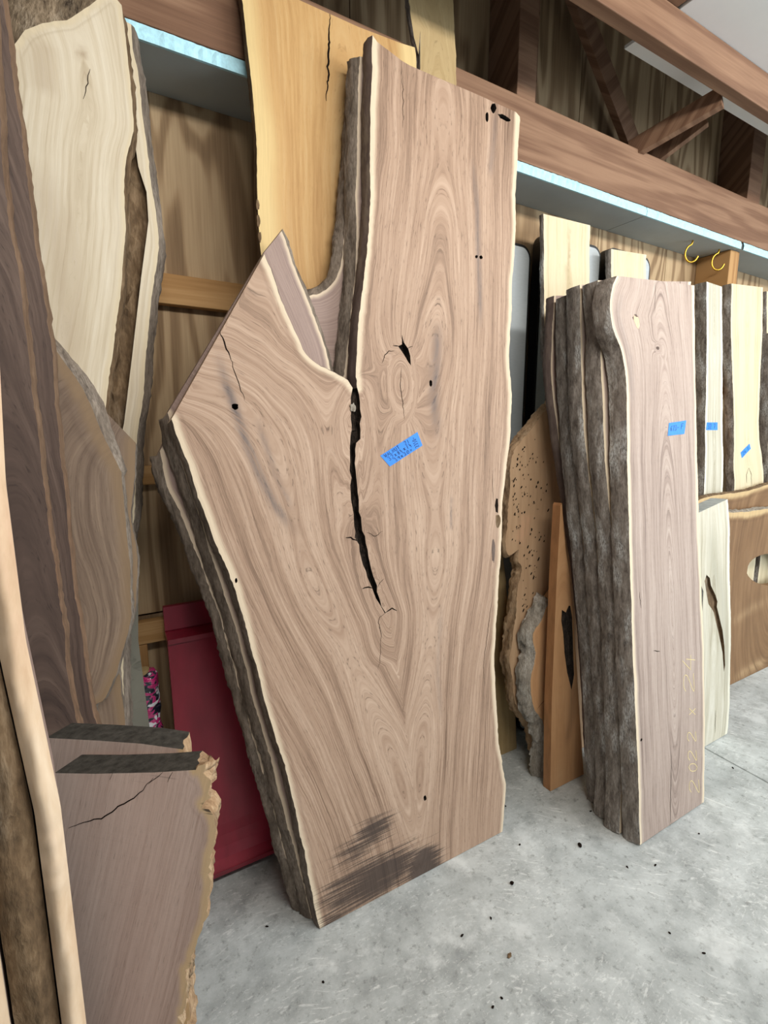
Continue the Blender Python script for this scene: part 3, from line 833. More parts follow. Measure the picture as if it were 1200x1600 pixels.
def fork_field(fr, u, v, g0):
    """grain potential: follows every live edge of the fork smoothly (Laplace solution on a coarse grid)"""
    def P(L): return np.array([fr.px(p[1], p[2]) if p[0] == 'f' else fr.px(*p) for p in L])
    lo = P(left1); ro = P([(785, 1300), (784, 1190), (773, 1050), (783, 860), (795, 700), (795, 555), (801, 430), (806, 300), (812, 182)])
    ri = P([(582, 55), (578, 280), (571, 420), (559, 520), (558, 606)] + crackR[1:]); li = P([(413, 397), (452, 500), (478, 552), (515, 578), (551, 606)] + crackL[::-1][1:])
    cell = 0.0125; x0, z0 = u.min() - 0.03, v.min() - 0.03
    nx, nz = int((u.max() - x0 + 0.03) / cell), int((v.max() - z0 + 0.03) / cell)
    X, Z = np.meshgrid(x0 + cell * np.arange(nx), z0 + cell * np.arange(nz)); Q = np.stack([X.ravel(), Z.ravel()], 1)
    def side(line, zz): o = np.argsort(line[:, 1]); return np.interp(zz, line[o, 1], line[o, 0])
    lx, rx = side(lo, Q[:, 1]), side(ro, Q[:, 1])
    fork_v = li[:, 1].min(); crx = side(ri, Q[:, 1]); clx = side(li, Q[:, 1])
    top_left = lo[:, 1].max(); tip = P([(413, 397), (268, 655)])
    lx = np.where(Q[:, 1] > top_left, np.interp(Q[:, 1], [tip[1, 1], tip[0, 1]], [tip[1, 0], tip[0, 0]]), lx)
    phi = np.full(len(Q), 0.5); fix = np.zeros(len(Q), bool)
    m = Q[:, 0] < lx; free_cut = m & (Q[:, 1] > top_left)
    fix |= m & ~free_cut; phi[m & ~free_cut] = 0
    m2 = Q[:, 0] > rx; fix |= m2; phi[m2] = 1
    mid = (Q[:, 1] > fork_v) & (Q[:, 0] > clx - cell * 0.6) & (Q[:, 0] < crx + cell * 0.6); fix |= mid; phi[mid] = 0.5
    t = np.clip((Q[:, 0] - lx) / (rx - lx + 1e-6), 0, 1); ini = t; phi = np.where(fix, phi, ini)
    dead = free_cut
    A = phi.reshape(nz, nx); Fx = fix.reshape(nz, nx); Wt = np.pad((~dead).reshape(nz, nx).astype(float), 1)
    den = Wt[1:-1, :-2] + Wt[1:-1, 2:] + 0.35 * (Wt[:-2, 1:-1] + Wt[2:, 1:-1]) + 1e-9
    for it in range(1500):
        p = np.pad(A, 1, mode='edge') * Wt
        B = (p[1:-1, :-2] + p[1:-1, 2:] + 0.35 * (p[:-2, 1:-1] + p[2:, 1:-1])) / den
        A = np.where(Fx, A, B)
    gx = np.clip((u - x0) / cell, 0, nx - 1.001); gz = np.clip((v - z0) / cell, 0, nz - 1.001)
    i, j = gx.astype(int), gz.astype(int); fx, fz = gx - i, gz - j
    f = (A[j, i] * (1 - fx) + A[j, i + 1] * fx) * (1 - fz) + (A[j + 1, i] * (1 - fx) + A[j + 1, i + 1] * fx) * fz
    W = 0.80
    h = 0.05 + 0.03 * wob(v * 1.4, v * 0, 5)
    fw = f + 0.012 * wob(u * 3, v * 1.6, 11) + 0.004 * wob(u * 11, v * 5, 12)
    w = np.clip((v - 0.05) / (fork_v + 0.25), 0, 1); w = w * w * (3 - 2 * w)
    pl, pr = 0.50 - 0.22 * w, 0.52 + 0.20 * w
    dl_, dr_ = fw - pl, fw - pr
    d_ = np.where(f < 0.51, dl_, dr_)
    hz = 0.02 + 0.085 * np.abs(v - 0.55) * (1 - w) + w * (h * 0.8 + 0.02 * np.abs(v - 1.9))
    g = np.sqrt((d_ * W) ** 2 + hz ** 2) + 0.3
    line = P([(552, 600), (553, 700), (557, 800), (566, 860), (585, 920), (605, 965), (600, 1040)])
    vc = np.interp(v, line[::-1, 1], line[::-1, 0]); sd = np.abs(u - vc)
    env = np.exp(-(sd / 0.055) ** 2) * np.clip((v - line[-1, 1] - 0.0) / 0.2, 0, 1) * np.clip((line[0, 1] + 0.05 - v) / 0.15, 0, 1)
    g = g - env * (0.34 * (v - line[3, 1]) - 0.006 * wob(u * 34, v * 26, 9))
    return g
def rag(poly, amp, seed, step=0.9):
    r = random.Random(seed); out = []
    for a, b in zip(poly[:-1], poly[1:]):
        k = max(1, int(math.hypot(b[0] - a[0], b[1] - a[1]) / 9))
        for i in range(k):
            t = i / k; out.append((a[0] + (b[0] - a[0]) * t + r.gauss(0, amp), a[1] + (b[1] - a[1]) * t + (r.gauss(0, amp * 0.5) if i else 0)))
    return out + [poly[-1]]
def oval(cx, cy, rx, ry, rot=0.0, n=12):
    r = random.Random(int(cx * 7 + cy)); out = []
    for i in range(n):
        a = 6.283 * i / n; k = 1 + r.uniform(-0.14, 0.14); x, y = rx * k * math.cos(a), ry * k * math.sin(a)
        out.append((cx + x * math.cos(rot) - y * math.sin(rot), cy + x * math.sin(rot) + y * math.cos(rot)))
    return out
S1 = slab('walnut_slab', 'large forked walnut slab with crotch crack, frontmost of its leaning stack', 'wood slab', f1, [
    ('C', [(413, 397), (340, 527), (268, 655)]),
    ('L', left1),
    ('F', [('f', 500, 1452), ('f', 785, 1300)]),
    ('R', [('f', 785, 1300), (790, 1235), (784, 1190), (779, 1150), (773, 1050), (776, 960), (783, 860), (784, 800), (787, 770), (795, 700), (799, 640), (799, 600), (795, 555), (799, 490), (801, 430), (805, 370), (806, 300), (809, 240), (812, 182)]),
    ('C', [(812, 182), (806, 175), (768, 158), (760, 154), (735, 143), (690, 124), (640, 102), (628, 95), (606, 78), (590, 66), (582, 55)]),
    ('R', [(582, 55), (580, 130), (579, 200), (578, 280), (577, 350), (571, 420), (563, 470), (559, 520), (557, 570), (558, 606)]),
    ('C', [(558, 606), (551, 606)]),
    ('R', [(551, 606), (543, 595), (530, 586), (515, 578), (495, 567), (478, 552), (466, 530), (452, 500), (440, 470), (428, 435), (413, 397)]),
    ], 0.041, 'walnut', grid=0.0085, bark={'L': 'barkgrey', 'R': 'barkpurple'}, flare=0.008, bulge=0.004, rough=0.003, jit=0.0014,
    ring=(0.06, 0.10, -0.035, 0.03), seed=11, holes=[rag(crackR, 1.1, 3) + rag(crackL, 1.1, 4), [(628, 523), (631, 535), (638, 545), (641, 556), (642, 571), (638, 566), (633, 557), (627, 548), (622, 541), (628, 538)]] + [oval(*q) for q in ((367, 635, 5.5, 5), (744.5, 401, 2.4, 2.6), (751.5, 402, 2.6, 3), (673, 599, 2.4, 5), (664, 1247, 2.5, 4), (369, 907, 2, 4), (788, 184, 11, 3.8, 0.5), (771, 169, 4.6, 8), (761, 183, 2.4, 8))],
    knots=[(627, 600, 21, 52)], post=fork_field, inc_depth=0.028,
    streaks=[([(738, 240), (746, 330), (748, 405), (750, 470), (752, 520)], 0.010, 0.8), ([(684, 500), (682, 560), (678, 620), (684, 690)], 0.017, 0.75),
             ([(672, 560), (676, 600), (670, 640)], 0.012, 0.5),
             ([(338, 545), (350, 590), (366, 635), (384, 690), (405, 740), (430, 790), (466, 838)], 0.012, 0.9), ([(400, 650), (430, 740), (458, 800)], 0.008, 0.5),
             ([(706, 770), (705, 830)], 0.004, 0.7), ([(690, 940), (684, 1050), (690, 1130)], 0.01, 0.3), ([(775, 170), (770, 230), (765, 280)], 0.012, 0.5)],
    stains=[(585, 1298, 34, 26, 0.75), (560, 1330, 44, 30, 0.55), (590, 1370, 75, 42, 0.85), (662, 1352, 30, 30, 1.0), (540, 1400, 50, 45, 0.65), (520, 1440, 30, 30, 0.6)])
cr = crack
for i, (pl, w) in enumerate([([(344, 517), (353, 545), (361, 562)], .004), ([(359, 556), (370, 590), (382, 626)], .0022), ([(540, 840), (548, 840), (558, 845)], .005),
                             ([(573, 832), (587, 838), (598, 830)], .002), ([(566, 920), (575, 917), (582, 919)], .005), ([(590, 918), (594, 910), (600, 904)], .002),
                             ([(602, 957), (593, 965), (592, 972), (595, 990), (594, 1002)], .002), ([(595, 1000), (594, 1030), (590, 1048)], .0012), ([(603, 957), (612, 950), (620, 954)], .005),
                             ([(597, 567), (601, 555), (607, 549), (616, 548)], .0026), ([(614, 540), (624, 541)], .003), ([(636, 545), (645, 541)], .002),
                             ([(627, 575), (625, 600), (629, 630), (632, 655)], .0022), ([(771, 920), (755, 1040), (757, 1072)], .0018), ([(628, 105), (630, 170), (629, 200)], .0014),
                             ([(769, 735), (770, 760), (771, 782)], .0014), ([(548, 652), (563, 660)], .002)]):
    cr(S1, pl, w * 0.9, seed=i + 40)
blob(S1, 551, 637, 4.5, 7, name='bark_pocket', seed=9, mat='barkwhite', d=0.003)
blob(S1, 778, 815, 4, 11, name='bark_pocket', seed=19, mat='barkbrown'); blob(S1, 776, 790, 2.4, 12, name='bark_pocket', seed=29, mat='crack'); blob(S1, 771, 860, 3, 18, name='bark_pocket', seed=39, mat='barkpurple')
tape(S1, [(594, 712), (652, 675), (660, 696), (609, 729)],
     [('WALNUT', .06, .47, .06, .30, False), ('21', .60, .74, .06, .32, False), ('32x8hx1q', .08, .76, .36, .64, False), ('39x30=', .18, .72, .70, .94, False), ('2350-', .80, .90, .12, .92, True)], w=0.0013)

f2 = f1.back(0.043)
S2 = slab('walnut_slab', 'forked walnut slab directly behind the cracked front slab', 'wood slab', f2, [
    ('C', [(440, 361), (413, 394), (340, 516), (262, 645)]),
    ('L', [(262, 645), (280, 712), (318, 830), (356, 945), (378, 1020), (400, 1110), (424, 1190), (446, 1280), (466, 1350), ('f', 485, 1425)]),
    ('F', [('f', 485, 1425), ('f', 770, 1290)]),
    ('R', [('f', 770, 1290), (772, 1150), (764, 1050), (768, 950), (775, 850), (786, 700), (790, 600), (784, 550), (790, 430), (796, 300), (800, 200)]),
    ('C', [(800, 200), (700, 140), (610, 98), (562, 88)]),
    ('R', [(562, 88), (560, 140), (558, 220), (556, 300), (557, 380), (552, 450), (547, 500), (541, 560), (536, 590)]),
    ('C', [(536, 590), (526, 592), (518, 582)]),
    ('R', [(518, 582), (508, 545), (494, 503), (478, 462), (462, 420), (451, 390), (440, 361)]),
    ], 0.036, 'walnut2', grid=0.014, bark={'L': 'barkgrey', 'R': 'barkgrey'}, flare=0.022, bulge=0.005, rough=0.005, jit=0.0012, ring=(0.02, 0.12, -0.03, 0.03), seed=21)
f3 = f1.back(0.081)
S3 = slab('walnut_slab', 'weathered forked walnut slab, rearmost of the cracked slab stack', 'wood slab', f3, [
    ('C', [(380, 470), (330, 540), (250, 705)]),
    ('L', [(250, 705), (262, 760), (302, 850), (338, 950), (362, 1030), (386, 1120), (412, 1210), (436, 1300), ('f', 470, 1400)]),
    ('F', [('f', 470, 1400), ('f', 750, 1275)]),
    ('R', [('f', 750, 1275), (755, 1100), (762, 900), (775, 700), (780, 500), (785, 300)]),
    ('C', [(785, 300), (690, 240), (600, 190), (556, 150)]),
    ('R', [(556, 150), (551, 220), (546, 300), (538, 370), (530, 420), (518, 446), (500, 458), (484, 462)]),
    ('C', [(484, 462), (380, 470)]),
    ], 0.032, 'walnut2', grid=0.02, bark={'L': 'barkgrey', 'R': 'barkgrey'}, flare=0.022, bulge=0.008, rough=0.006, jit=0.0014, ring=(0.02, 0.12, -0.03, 0.03), seed=31)

# ------------------------------------------------------------------ HONEY SLAB AND SHADOWED BOARD ABOVE IT
fh = Frame(0.5, 1.455, lean=0.025)
HS = slab('oak_slab', 'wide honey-yellow slab with a long check, rising behind the forked walnut', 'wood slab', fh, [
    ('L', [(371, -40), (378, 0), (385, 60), (391, 110), (398, 180), (401, 240), (402, 300), (405, 360), (408, 400), (425, 520), (440, 700), ('m', 0.02, 0.9), ('m', 0.05, 0.4), ('m', 0.08, 0)]),
    ('F', [('m', 0.08, 0), ('m', 0.47, 0)]),
    ('R', [('m', 0.47, 0), ('m', 0.49, 0.8), ('m', 0.50, 1.6), (651, 240), (651, 105), (648, 74)]),
    ('C', [(648, 74), (628, 68), (560, 42), (463, -2), (371, -40)]),
    ], 0.034, 'honey', grid=0.014, bark={'L': 'barkbrown', 'R': 'barkbrown'}, flare=-0.002, bulge=0.003, rough=0.002, jit=0.0006, ring=(0.02, 0.05, 0.02, 0.03), seed=5)
crack(HS, [(515, 22), (514, 70), (513, 120), (510, 158)], 0.006, seed=2)
for x, y in ((403, 320), (404, 345), (406, 370)): blob(HS, x, y, 2.5, 9, name='bark_pocket', seed=x + y, mat='barkbrown')
fu = Frame(0.9, 1.512, lean=0.012)
UB = slab('rough_board', 'tall rough tan board in shadow beside the honey slab, above the beam', 'board', fu, [
    ('L', [(636, -60), (640, 10), (648, 60), (654, 85), (656, 105), ('m', 0.13, 1.4), ('m', 0.13, 0)]),
    ('F', [('m', 0.13, 0), ('m', 0.28, 0)]),
    ('R', [('m', 0.28, 0), ('m', 0.28, 1.4), ('m', 0.28, 2.4), (713, 130), (711, 60), (703, -60)]),
    ('C', [(703, -60), (636, -60)]),
    ], 0.022, 'olive', grid=0.02, bark={'L': 'bark', 'R': 'barkbrown'}, flare=0, bulge=0.002, rough=0.003, ring=(0.0, 0.03, 0.02, 0.03), seed=15)

# ------------------------------------------------------------------ PALE MAPLE SLABS ON THE LEFT
fm1 = Frame(0.0, 1.425, lean=0.012)
M1 = slab('maple_slab', 'broad pale maple slab with bark-covered top, front of the pair', 'wood slab', fm1, [
    ('B', [(16, 75), (28, 62), (40, 48), (60, 40), (85, 34), (105, 32), (125, 17), (145, 4), (160, -8), (172, -14)]),
    ('C', [(172, -14), (190, 8)]),
    ('R', [(190, 8), (194, 40), (199, 90), (204, 130), (208, 165), (210, 195), (209, 205), (203, 225), (196, 255), (194, 300), (195, 340), (196, 370), (192, 420), (186, 480), (178, 530), (171, 590), (166, 630), (160, 700), (150, 800), (140, 900), ('m', 0.0, 0.5), ('m', 0.0, 0)]),
    ('F', [('m', 0.0, 0), ('m', -0.30, 0)]),
    ('L', [('m', -0.30, 0), ('m', -0.30, 0.7), ('m', -0.28, 1.4), (-20, 500), (10, 250), (22, 150), (20, 105), (16, 75)]),
    ], 0.048, 'maple', grid=0.011, bark={'L': 'barkbrown', 'R': 'barkbrown', 'B': 'barktop'}, flare=0.010, bulge=0.004, rough=0.006, jit=0.0010, flare_end={'B': 0.10},
    ring=(0.04, 0.05, -0.02, 0.05), seed=41, streaks=[([(70, 60), (66, 90), (70, 150)], 0.025, 0.35), ([(124, 75), (130, 95)], 0.008, 0.9), ([(62, 240), (75, 330), (105, 480), (115, 600)], 0.028, 0.40), ([(100, 300), (118, 420), (118, 560)], 0.02, 0.3)])
crack(M1, [(141, 108), (136, 130), (130, 155)], 0.0018)
fm2 = Frame(0.0, 1.482, lean=0.012)
M2 = slab('maple_slab', 'pale maple slab with bark seam, behind the bark-topped maple slab', 'wood slab', fm2, [
    ('C', [(100, 10), (190, 30), (205, 38)]),
    ('R', [(205, 38), (208, 70), (216, 120), (224, 190), (233, 260), (242, 320), (248, 372), (247, 395), (240, 440), (234, 500), (227, 570), (221, 640), (214, 690), (212, 760), (206, 830), (190, 900), ('m', 0.02, 0.8), ('m', 0.0, 0.4), ('m', 0.0, 0)]),
    ('F', [('m', 0.0, 0), ('m', -0.2, 0)]),
    ('L', [('m', -0.2, 0), ('m', -0.2, 1.2), (60, 500), (90, 200), (100, 10)]),
    ], 0.048, 'maple', grid=0.014, bark={'L': 'barkbrown', 'R': 'barkgrey'}, flare=0.022, bulge=0.004, rough=0.004, jit=0.001,
    ring=(0.02, 0.05, -0.02, 0.03), seed=51, holes=[[(209, 205), (212, 230), (216, 260), (229, 300), (232, 345), (229, 370), (221, 430), (213, 500), (206, 560), (200, 610), (194, 660), (186, 700), (170, 700), (168, 600), (172, 500), (180, 380), (184, 260), (196, 210)]], inc_depth=0.02, inc_mat='barkbrown')

# ------------------------------------------------------------------ DARK WALNUT STACK ON THE LEFT
def band(nm, lab, Y0, strokes, face, bark, **kw):
    return slab(nm, lab, 'wood slab', Frame(0.0, Y0, lean=0.012), strokes, kw.pop('th', 0.04), face, bark=bark, **kw)
G2 = band('walnut_slab', 'thin grey-brown walnut slab peeking out behind the swirled dark slab', 1.378, [
    ('C', [(40, 500), (95, 560), (150, 628), (212, 692)]),
    ('R', [(212, 692), (211, 740), (205, 800), (209, 830), (214, 880), (212, 940), (204, 990), (186, 1040), ('m', 0.02, 0.6), ('m', 0.02, 0)]),
    ('F', [('m', 0.02, 0), ('m', -0.2, 0)]),
    ('L', [('m', -0.2, 0), ('m', -0.2, 1.2), ('m', -0.15, 1.5), (40, 500)]),
    ], 'darkwal2', {'L': 'barkgrey', 'R': 'barkgrey'}, th=0.034, seed=61, flare=0.0, ring=(0.0, 0.05, 0.03, 0.02))
G1 = band('walnut_slab', 'dark walnut slab with broad swirling grain and slanted bark shoulder', 1.338, [
    ('B', [(60, 512), (80, 536), (100, 565), (125, 600), (146, 640), (165, 690), (190, 738)]),
    ('R', [(190, 738), (195, 800), (200, 860), (204, 910), (206, 950), (202, 980), (185, 1040), (165, 1090), (150, 1125), ('m', 0.0, 0.5), ('m', 0.0, 0)]),
    ('F', [('m', 0.0, 0), ('m', -0.25, 0)]),
    ('L', [('m', -0.25, 0), ('m', -0.25, 1.2), ('m', -0.2, 1.5), (60, 512)]),
    ], 'darkwal2', {'L': 'barkgrey', 'R': 'barkgrey', 'B': 'barkgrey'}, th=0.036, grid=0.009, flare=0.006, flare_end={'B': 0.02}, seed=63, ring=(-0.10, 0.02, 0.06, 0.06))
F2 = band('walnut_slab', 'narrow dark walnut slab between the swirled slab and the leftmost one', 1.297, [
    ('R', [(0, -30), (10, 40), (25, 150), (36, 230), (48, 330), (62, 420), (78, 530), (88, 640), (98, 740), (112, 880), (128, 1000), (146, 1110), ('m', -0.01, 0.5), ('m', -0.01, 0)]),
    ('F', [('m', -0.01, 0), ('m', -0.3, 0)]),
    ('C', [('m', -0.3, 0), ('m', -0.3, 2.5), (0, -30)]),
    ], 'darkwal', {'L': 'walnutedge', 'R': 'walnutedge'}, th=0.034, grid=0.010, flare=0.007, bulge=0.002, rough=0.002, seed=65, ring=(0.05, 0.03, 0.05, 0.04))
F1s = band('walnut_slab', 'dark walnut slab with chevron grain, frontmost and leftmost of the dark stack', 1.256, [
    ('R', [(-12, -30), (-8, 60), (0, 200), (12, 330), (24, 400), (38, 500), (52, 620), (66, 740), (82, 860), (100, 990), (116, 1110), ('m', -0.04, 0.5), ('m', -0.04, 0)]),
    ('F', [('m', -0.04, 0), ('m', -0.4, 0)]),
    ('C', [('m', -0.4, 0), ('m', -0.4, 2.4), (-12, -30)]),
    ], 'darkwal', {'L': 'walnutedge', 'R': 'walnutedge'}, th=0.034, grid=0.010, flare=0.007, bulge=0.002, rough=0.002, seed=67, ring=(0.12, 0.03, 0.08, 0.03))
# slender grey board standing behind
gb = Frame(0.0, 1.548, lean=0.004)
slab('grey_board', 'narrow weathered grey board standing upright behind the dark walnut stack', 'board', gb, [
    ('C', [('m', 0.045, 0), (184, 940), (186, 900)]), ('C', [(186, 900), (216, 896)]), ('C', [(216, 896), (216, 1000), ('m', 0.105, 0)]), ('F', [('m', 0.105, 0), ('m', 0.045, 0)])],
    0.022, 'greywood', seed=71, grid=0.03)

# ------------------------------------------------------------------ SLABS FILED EDGE-ON AT THE LEFT
bow = ([0, .67, 1.04, 1.28, 1.48, 1.68, 2.0], [0.0, 0.0, 0.0, .0155, .016, .0045, 0.0])
def filed(off, lab, bark, seed, th, dy=0.0):
    fr = Frame(-0.078 - off, 0.75 + dy, yaw=97)
    return slab('slab_on_edge', lab, 'wood slab', fr, [
        ('C', [('m', 0.0, 0), ('m', 0.115, 0)]), ('C', [('m', 0.115, 0), ('m', 0.115, 1.92)]), ('C', [('m', 0.115, 1.92), ('m', 0.0, 1.92)]),
        ('L', [('m', 0.0, 1.92), ('m', 0.006, 1.5), ('m', -0.004, 1.1), ('m', 0.004, 0.7), ('m', 0, 0.0)])],
        th, 'walnut2', bark=bark, seed=seed, grid=0.02, flare=0.0, bulge=0.014, rough=0.003 if bark == 'sapedge' else 0.008, bow=bow)
filed(0.0, 'slab on edge with smooth pale debarked edge, beside the dark walnut stack', 'sapedge', 81, 0.029)
filed(0.032, 'slab on edge with rough brown bark between two pale debarked edges', 'barkbrown', 83, 0.050, 0.004)
filed(0.085, 'slab on edge with pale debarked edge between two bark-covered edges', 'sapedge', 85, 0.042, -0.006)
filed(0.133, 'slab on edge with brown bark, outermost of the filed slabs', 'barkbrown', 87, 0.04, 0.0)

# ------------------------------------------------------------------ SHORT CROSSCUT BLOCKS
def stump_grain(fr, u, v, g0):
    return u - 0.26 * v + 0.05 * (v - 0.6) ** 2 + 0.006 * wob(u * 6, v * 3, 4)
fs = Frame(0.049, 0.758, yaw=-41.8, lean=0.10)
hdir = np.array([0.667, 0.745, 0])
ST = slab('walnut_block', 'short thick walnut block with diagonal crack and ragged sapwood edge', 'wood block', fs, [
    ('C', [(85, 1208), (150, 1209), (240, 1207), (306, 1203)]),
    ('J', [(306, 1203), (318, 1192), (316, 1208), (325, 1222), (327, 1245), (314, 1262), (326, 1264), (335, 1272), (335, 1300), (331, 1345), (327, 1390), (319, 1435), (308, 1470), (300, 1500), (290, 1532), (293, 1555), (280, 1610), (262, 1690), ('m', -0.085, 0.2), ('m', -0.10, 0)]),
    ('F', [('m', -0.10, 0), ('m', -0.285, 0)]),
    ('C', [('m', -0.285, 0), ('m', -0.285, 0.5), (85, 1208)]),
    ], 0.064, 'stump', side={'C': 'endgrain', 'F': 'endgrain'}, bark='tanedge', flare=-0.030, bulge=0.0, rough=0.007, jit=0.003, grid=0.009, ring=(-1.0, 0.0, 0.0, 0.0), seed=91, extra=stump_grain,
    edge_name='ragged_edge', stains=[(325, 1262, 9, 7, 1.2), (305, 1515, 8, 16, 0.8), (240, 1216, 50, 10, .25)])
crack(ST, [(107, 1294), (130, 1285), (160, 1278), (190, 1258), (215, 1243), (240, 1215)], 0.0022, seed=7, jit=0.001)
for pl in ([(232, 1225), (255, 1206)], [(262, 1222), (270, 1206)], [(172, 1218), (176, 1208)]): crack(ST, pl, 0.0012, seed=17, jit=0.0006)
fs2 = fs.back(0.071)
fs2.o = fs2.o - np.array([0, 0, 0.064 * math.sin(fs.t)])
ST2 = slab('walnut_block', 'short thick walnut block with dark sawn top, tucked behind the cracked one', 'wood block', fs2, [
    ('C', [(72, 1153), (150, 1157), (220, 1162), (286, 1171)]),
    ('J', [(286, 1171), (291, 1178), (289, 1195), (300, 1230), (305, 1290), (298, 1380), ('m', -0.07, 0.3), ('m', -0.09, 0)]),
    ('F', [('m', -0.09, 0), ('m', -0.31, 0)]),
    ('C', [('m', -0.31, 0), ('m', -0.31, 0.5), (72, 1153)]),
    ], 0.064, 'stump', side={'C': 'endgrain', 'F': 'endgrain'}, bark='tanedge', flare=-0.030, bulge=0.0, rough=0.007, jit=0.003, grid=0.016, ring=(-1.0, 0.0, 0.0, 0.0), seed=93, extra=stump_grain, edge_name='ragged_edge')

# ------------------------------------------------------------------ RED PAINTED TROUGH BOARD AND PINK ROLL
def red_board():
    root = empty('red_panel', 'dark red painted wooden panel with raised ends, beside the forked slab', 'panel', Matrix.Translation((0, 0, 0)))
    a = wallpx(262, 1005, 1.66); x0 = a[0]; x1 = x0 + 0.42
    def prof(name, P, mat, bev=0.0):
        n = len(P); v = [(x, y, z) for x in (x0, x1) for y, z in P]
        f = [tuple(range(n))[::-1], tuple(range(n, 2 * n))] + [(i, (i + 1) % n, n + (i + 1) % n, n + i) for i in range(n)]
        o = mesh_obj(name, v, f, MAT[mat], root)
        bm = bmesh.new(); bm.from_mesh(o.data); bmesh.ops.recalc_face_normals(bm, faces=bm.faces); bm.to_mesh(o.data); bm.free()
        return o
    prof('face_panel', [(1.600, 0.235), (1.660, 0.862), (1.684, 0.862), (1.624, 0.235)], 'red')
    prof('top_ledge', [(1.652, 0.862), (1.652, 0.878), (1.735, 0.888), (1.735, 0.866)], 'red')
    prof('top_rail', [(1.712, 0.888), (1.726, 0.965), (1.745, 0.965), (1.732, 0.888)], 'red')
    curve = [(1.600, 0.235), (1.597, 0.20), (1.596, 0.16), (1.590, 0.12), (1.578, 0.085), (1.556, 0.055), (1.552, 0.062)]
    outer = [(1.560, 0.038), (1.590, 0.06), (1.610, 0.10), (1.620, 0.16), (1.624, 0.235)]
    prof('curled_foot', curve + outer, 'red')
    prof('base_rail', [(1.625, 0.0), (1.625, 0.10), (1.68, 0.10), (1.68, 0.0)], 'red')
    return root
red_board()

def pink_roll():
    c = wallpx(229, 1100, 1.66); root = empty('wrapped_roll', 'roll wrapped in shiny pink, black and silver film', 'roll', Matrix.Translation((c[0], 1.69, 0)))
    v, f = [], []; nz, na = 44, 30; r = random.Random(4); top = wallpx(235, 1056, 1.66)[2]
    for j in range(nz):
        z = top * j / (nz - 1)
        for i in range(na):
            a = 6.283 * i / na; k = 0.042 * (1 + 0.06 * math.sin(a * 5 + z * 60) + 0.05 * math.sin(a * 3 - z * 95) + r.uniform(-.03, .03))
            if j == nz - 1: k *= 0.7
            v.append((k * math.cos(a), k * math.sin(a), z + (0.012 * math.cos(a) if j > nz - 4 else 0)))
    for j in range(nz - 1):
        for i in range(na): f.append((j * na + i, j * na + (i + 1) % na, (j + 1) * na + (i + 1) % na, (j + 1) * na + i))
    f.append(tuple(range((nz - 1) * na, nz * na))); f.append(tuple(range(na))[::-1])
    mesh_obj('film_wrap', v, f, MAT['film'], root, smooth=True)
    v, f = [], []
    for j in range(2):
        for i in range(20):
            a = 6.283 * i / 20; v.append((0.018 * math.cos(a), 0.018 * math.sin(a), top - 0.03 + 0.045 * j))
    for i in range(20): f.append((i, (i + 1) % 20, 20 + (i + 1) % 20, 20 + i))
    f.append(tuple(range(20, 40)))
    mesh_obj('core_tube', v, f, MAT['olive'], root)
pink_roll()

# ------------------------------------------------------------------ RIGHT WALNUT STACK
def rframe(Y0, Ytop): return Frame(1.65, Y0, lean=(Ytop - Y0) / 2.1)
R1 = slab('walnut_slab', 'lilac-brown walnut slab with blue tape and crayon digits, front of its stack', 'wood slab', rframe(0.94, 1.187), [
    ('L', [(964, 431), (957, 450), (953, 475), (955, 500), (960, 520), (970, 546), (977, 580), (979, 610), (980, 700), (982, 800), (985, 900), (988, 1000), (992, 1100), (995, 1160), (998, 1240), ('f', 1000, 1327)]),
    ('F', [('f', 1000, 1327), ('f', 1100, 1255)]),
    ('R', [('f', 1100, 1255), (1101, 1150), (1099, 1000), (1093, 850), (1089, 700), (1086, 560), (1085, 446)]),
    ('C', [(1085, 446), (1040, 440), (964, 431)]),
    ], 0.060, 'lilac', grid=0.009, bark={'L': 'bark', 'R': 'sapedge'}, flare=0.014, bulge=0.005, rough=0.0035, jit=0.0010, ring=(0.02, -0.085, 0.105, 0.01), seed=101,
    knots=[(1028, 543, 6, 9)], streaks=[([(975, 450), (965, 490), (985, 560), (990, 640)], 0.012, 0.35)])
crack(R1, [(1049, 1180), (1048, 1230), (1047, 1293)], 0.0022, jit=0.0005)
crack(R1, [(1021, 1017), (1031, 1018)], 0.003); crack(R1, [(999, 925), (1001, 950)], 0.002); crack(R1, [(1024, 440), (1023, 490)], 0.0012)
blob(R1, 995, 503, 3.5, 11, rot=0.5, name='knot', mat='sapedge', seed=2); blob(R1, 993, 497, 4.5, 6, name='knot', seed=3, mat='barkpurple', d=0.0003); blob(R1, 1028, 544, 2.5, 3, seed=4, name='knot', mat='barkpurple'); blob(R1, 1002, 1156, 1.5, 2, seed=5)  # last one is a flat dark disc, painted shade of a knot hole
tape(R1, [(1045, 661), (1072, 657), (1069, 678), (1043, 681)], [('673-', .10, .62, .25, .65, False), ('F', .70, .90, .2, .6, False)], w=0.0016)
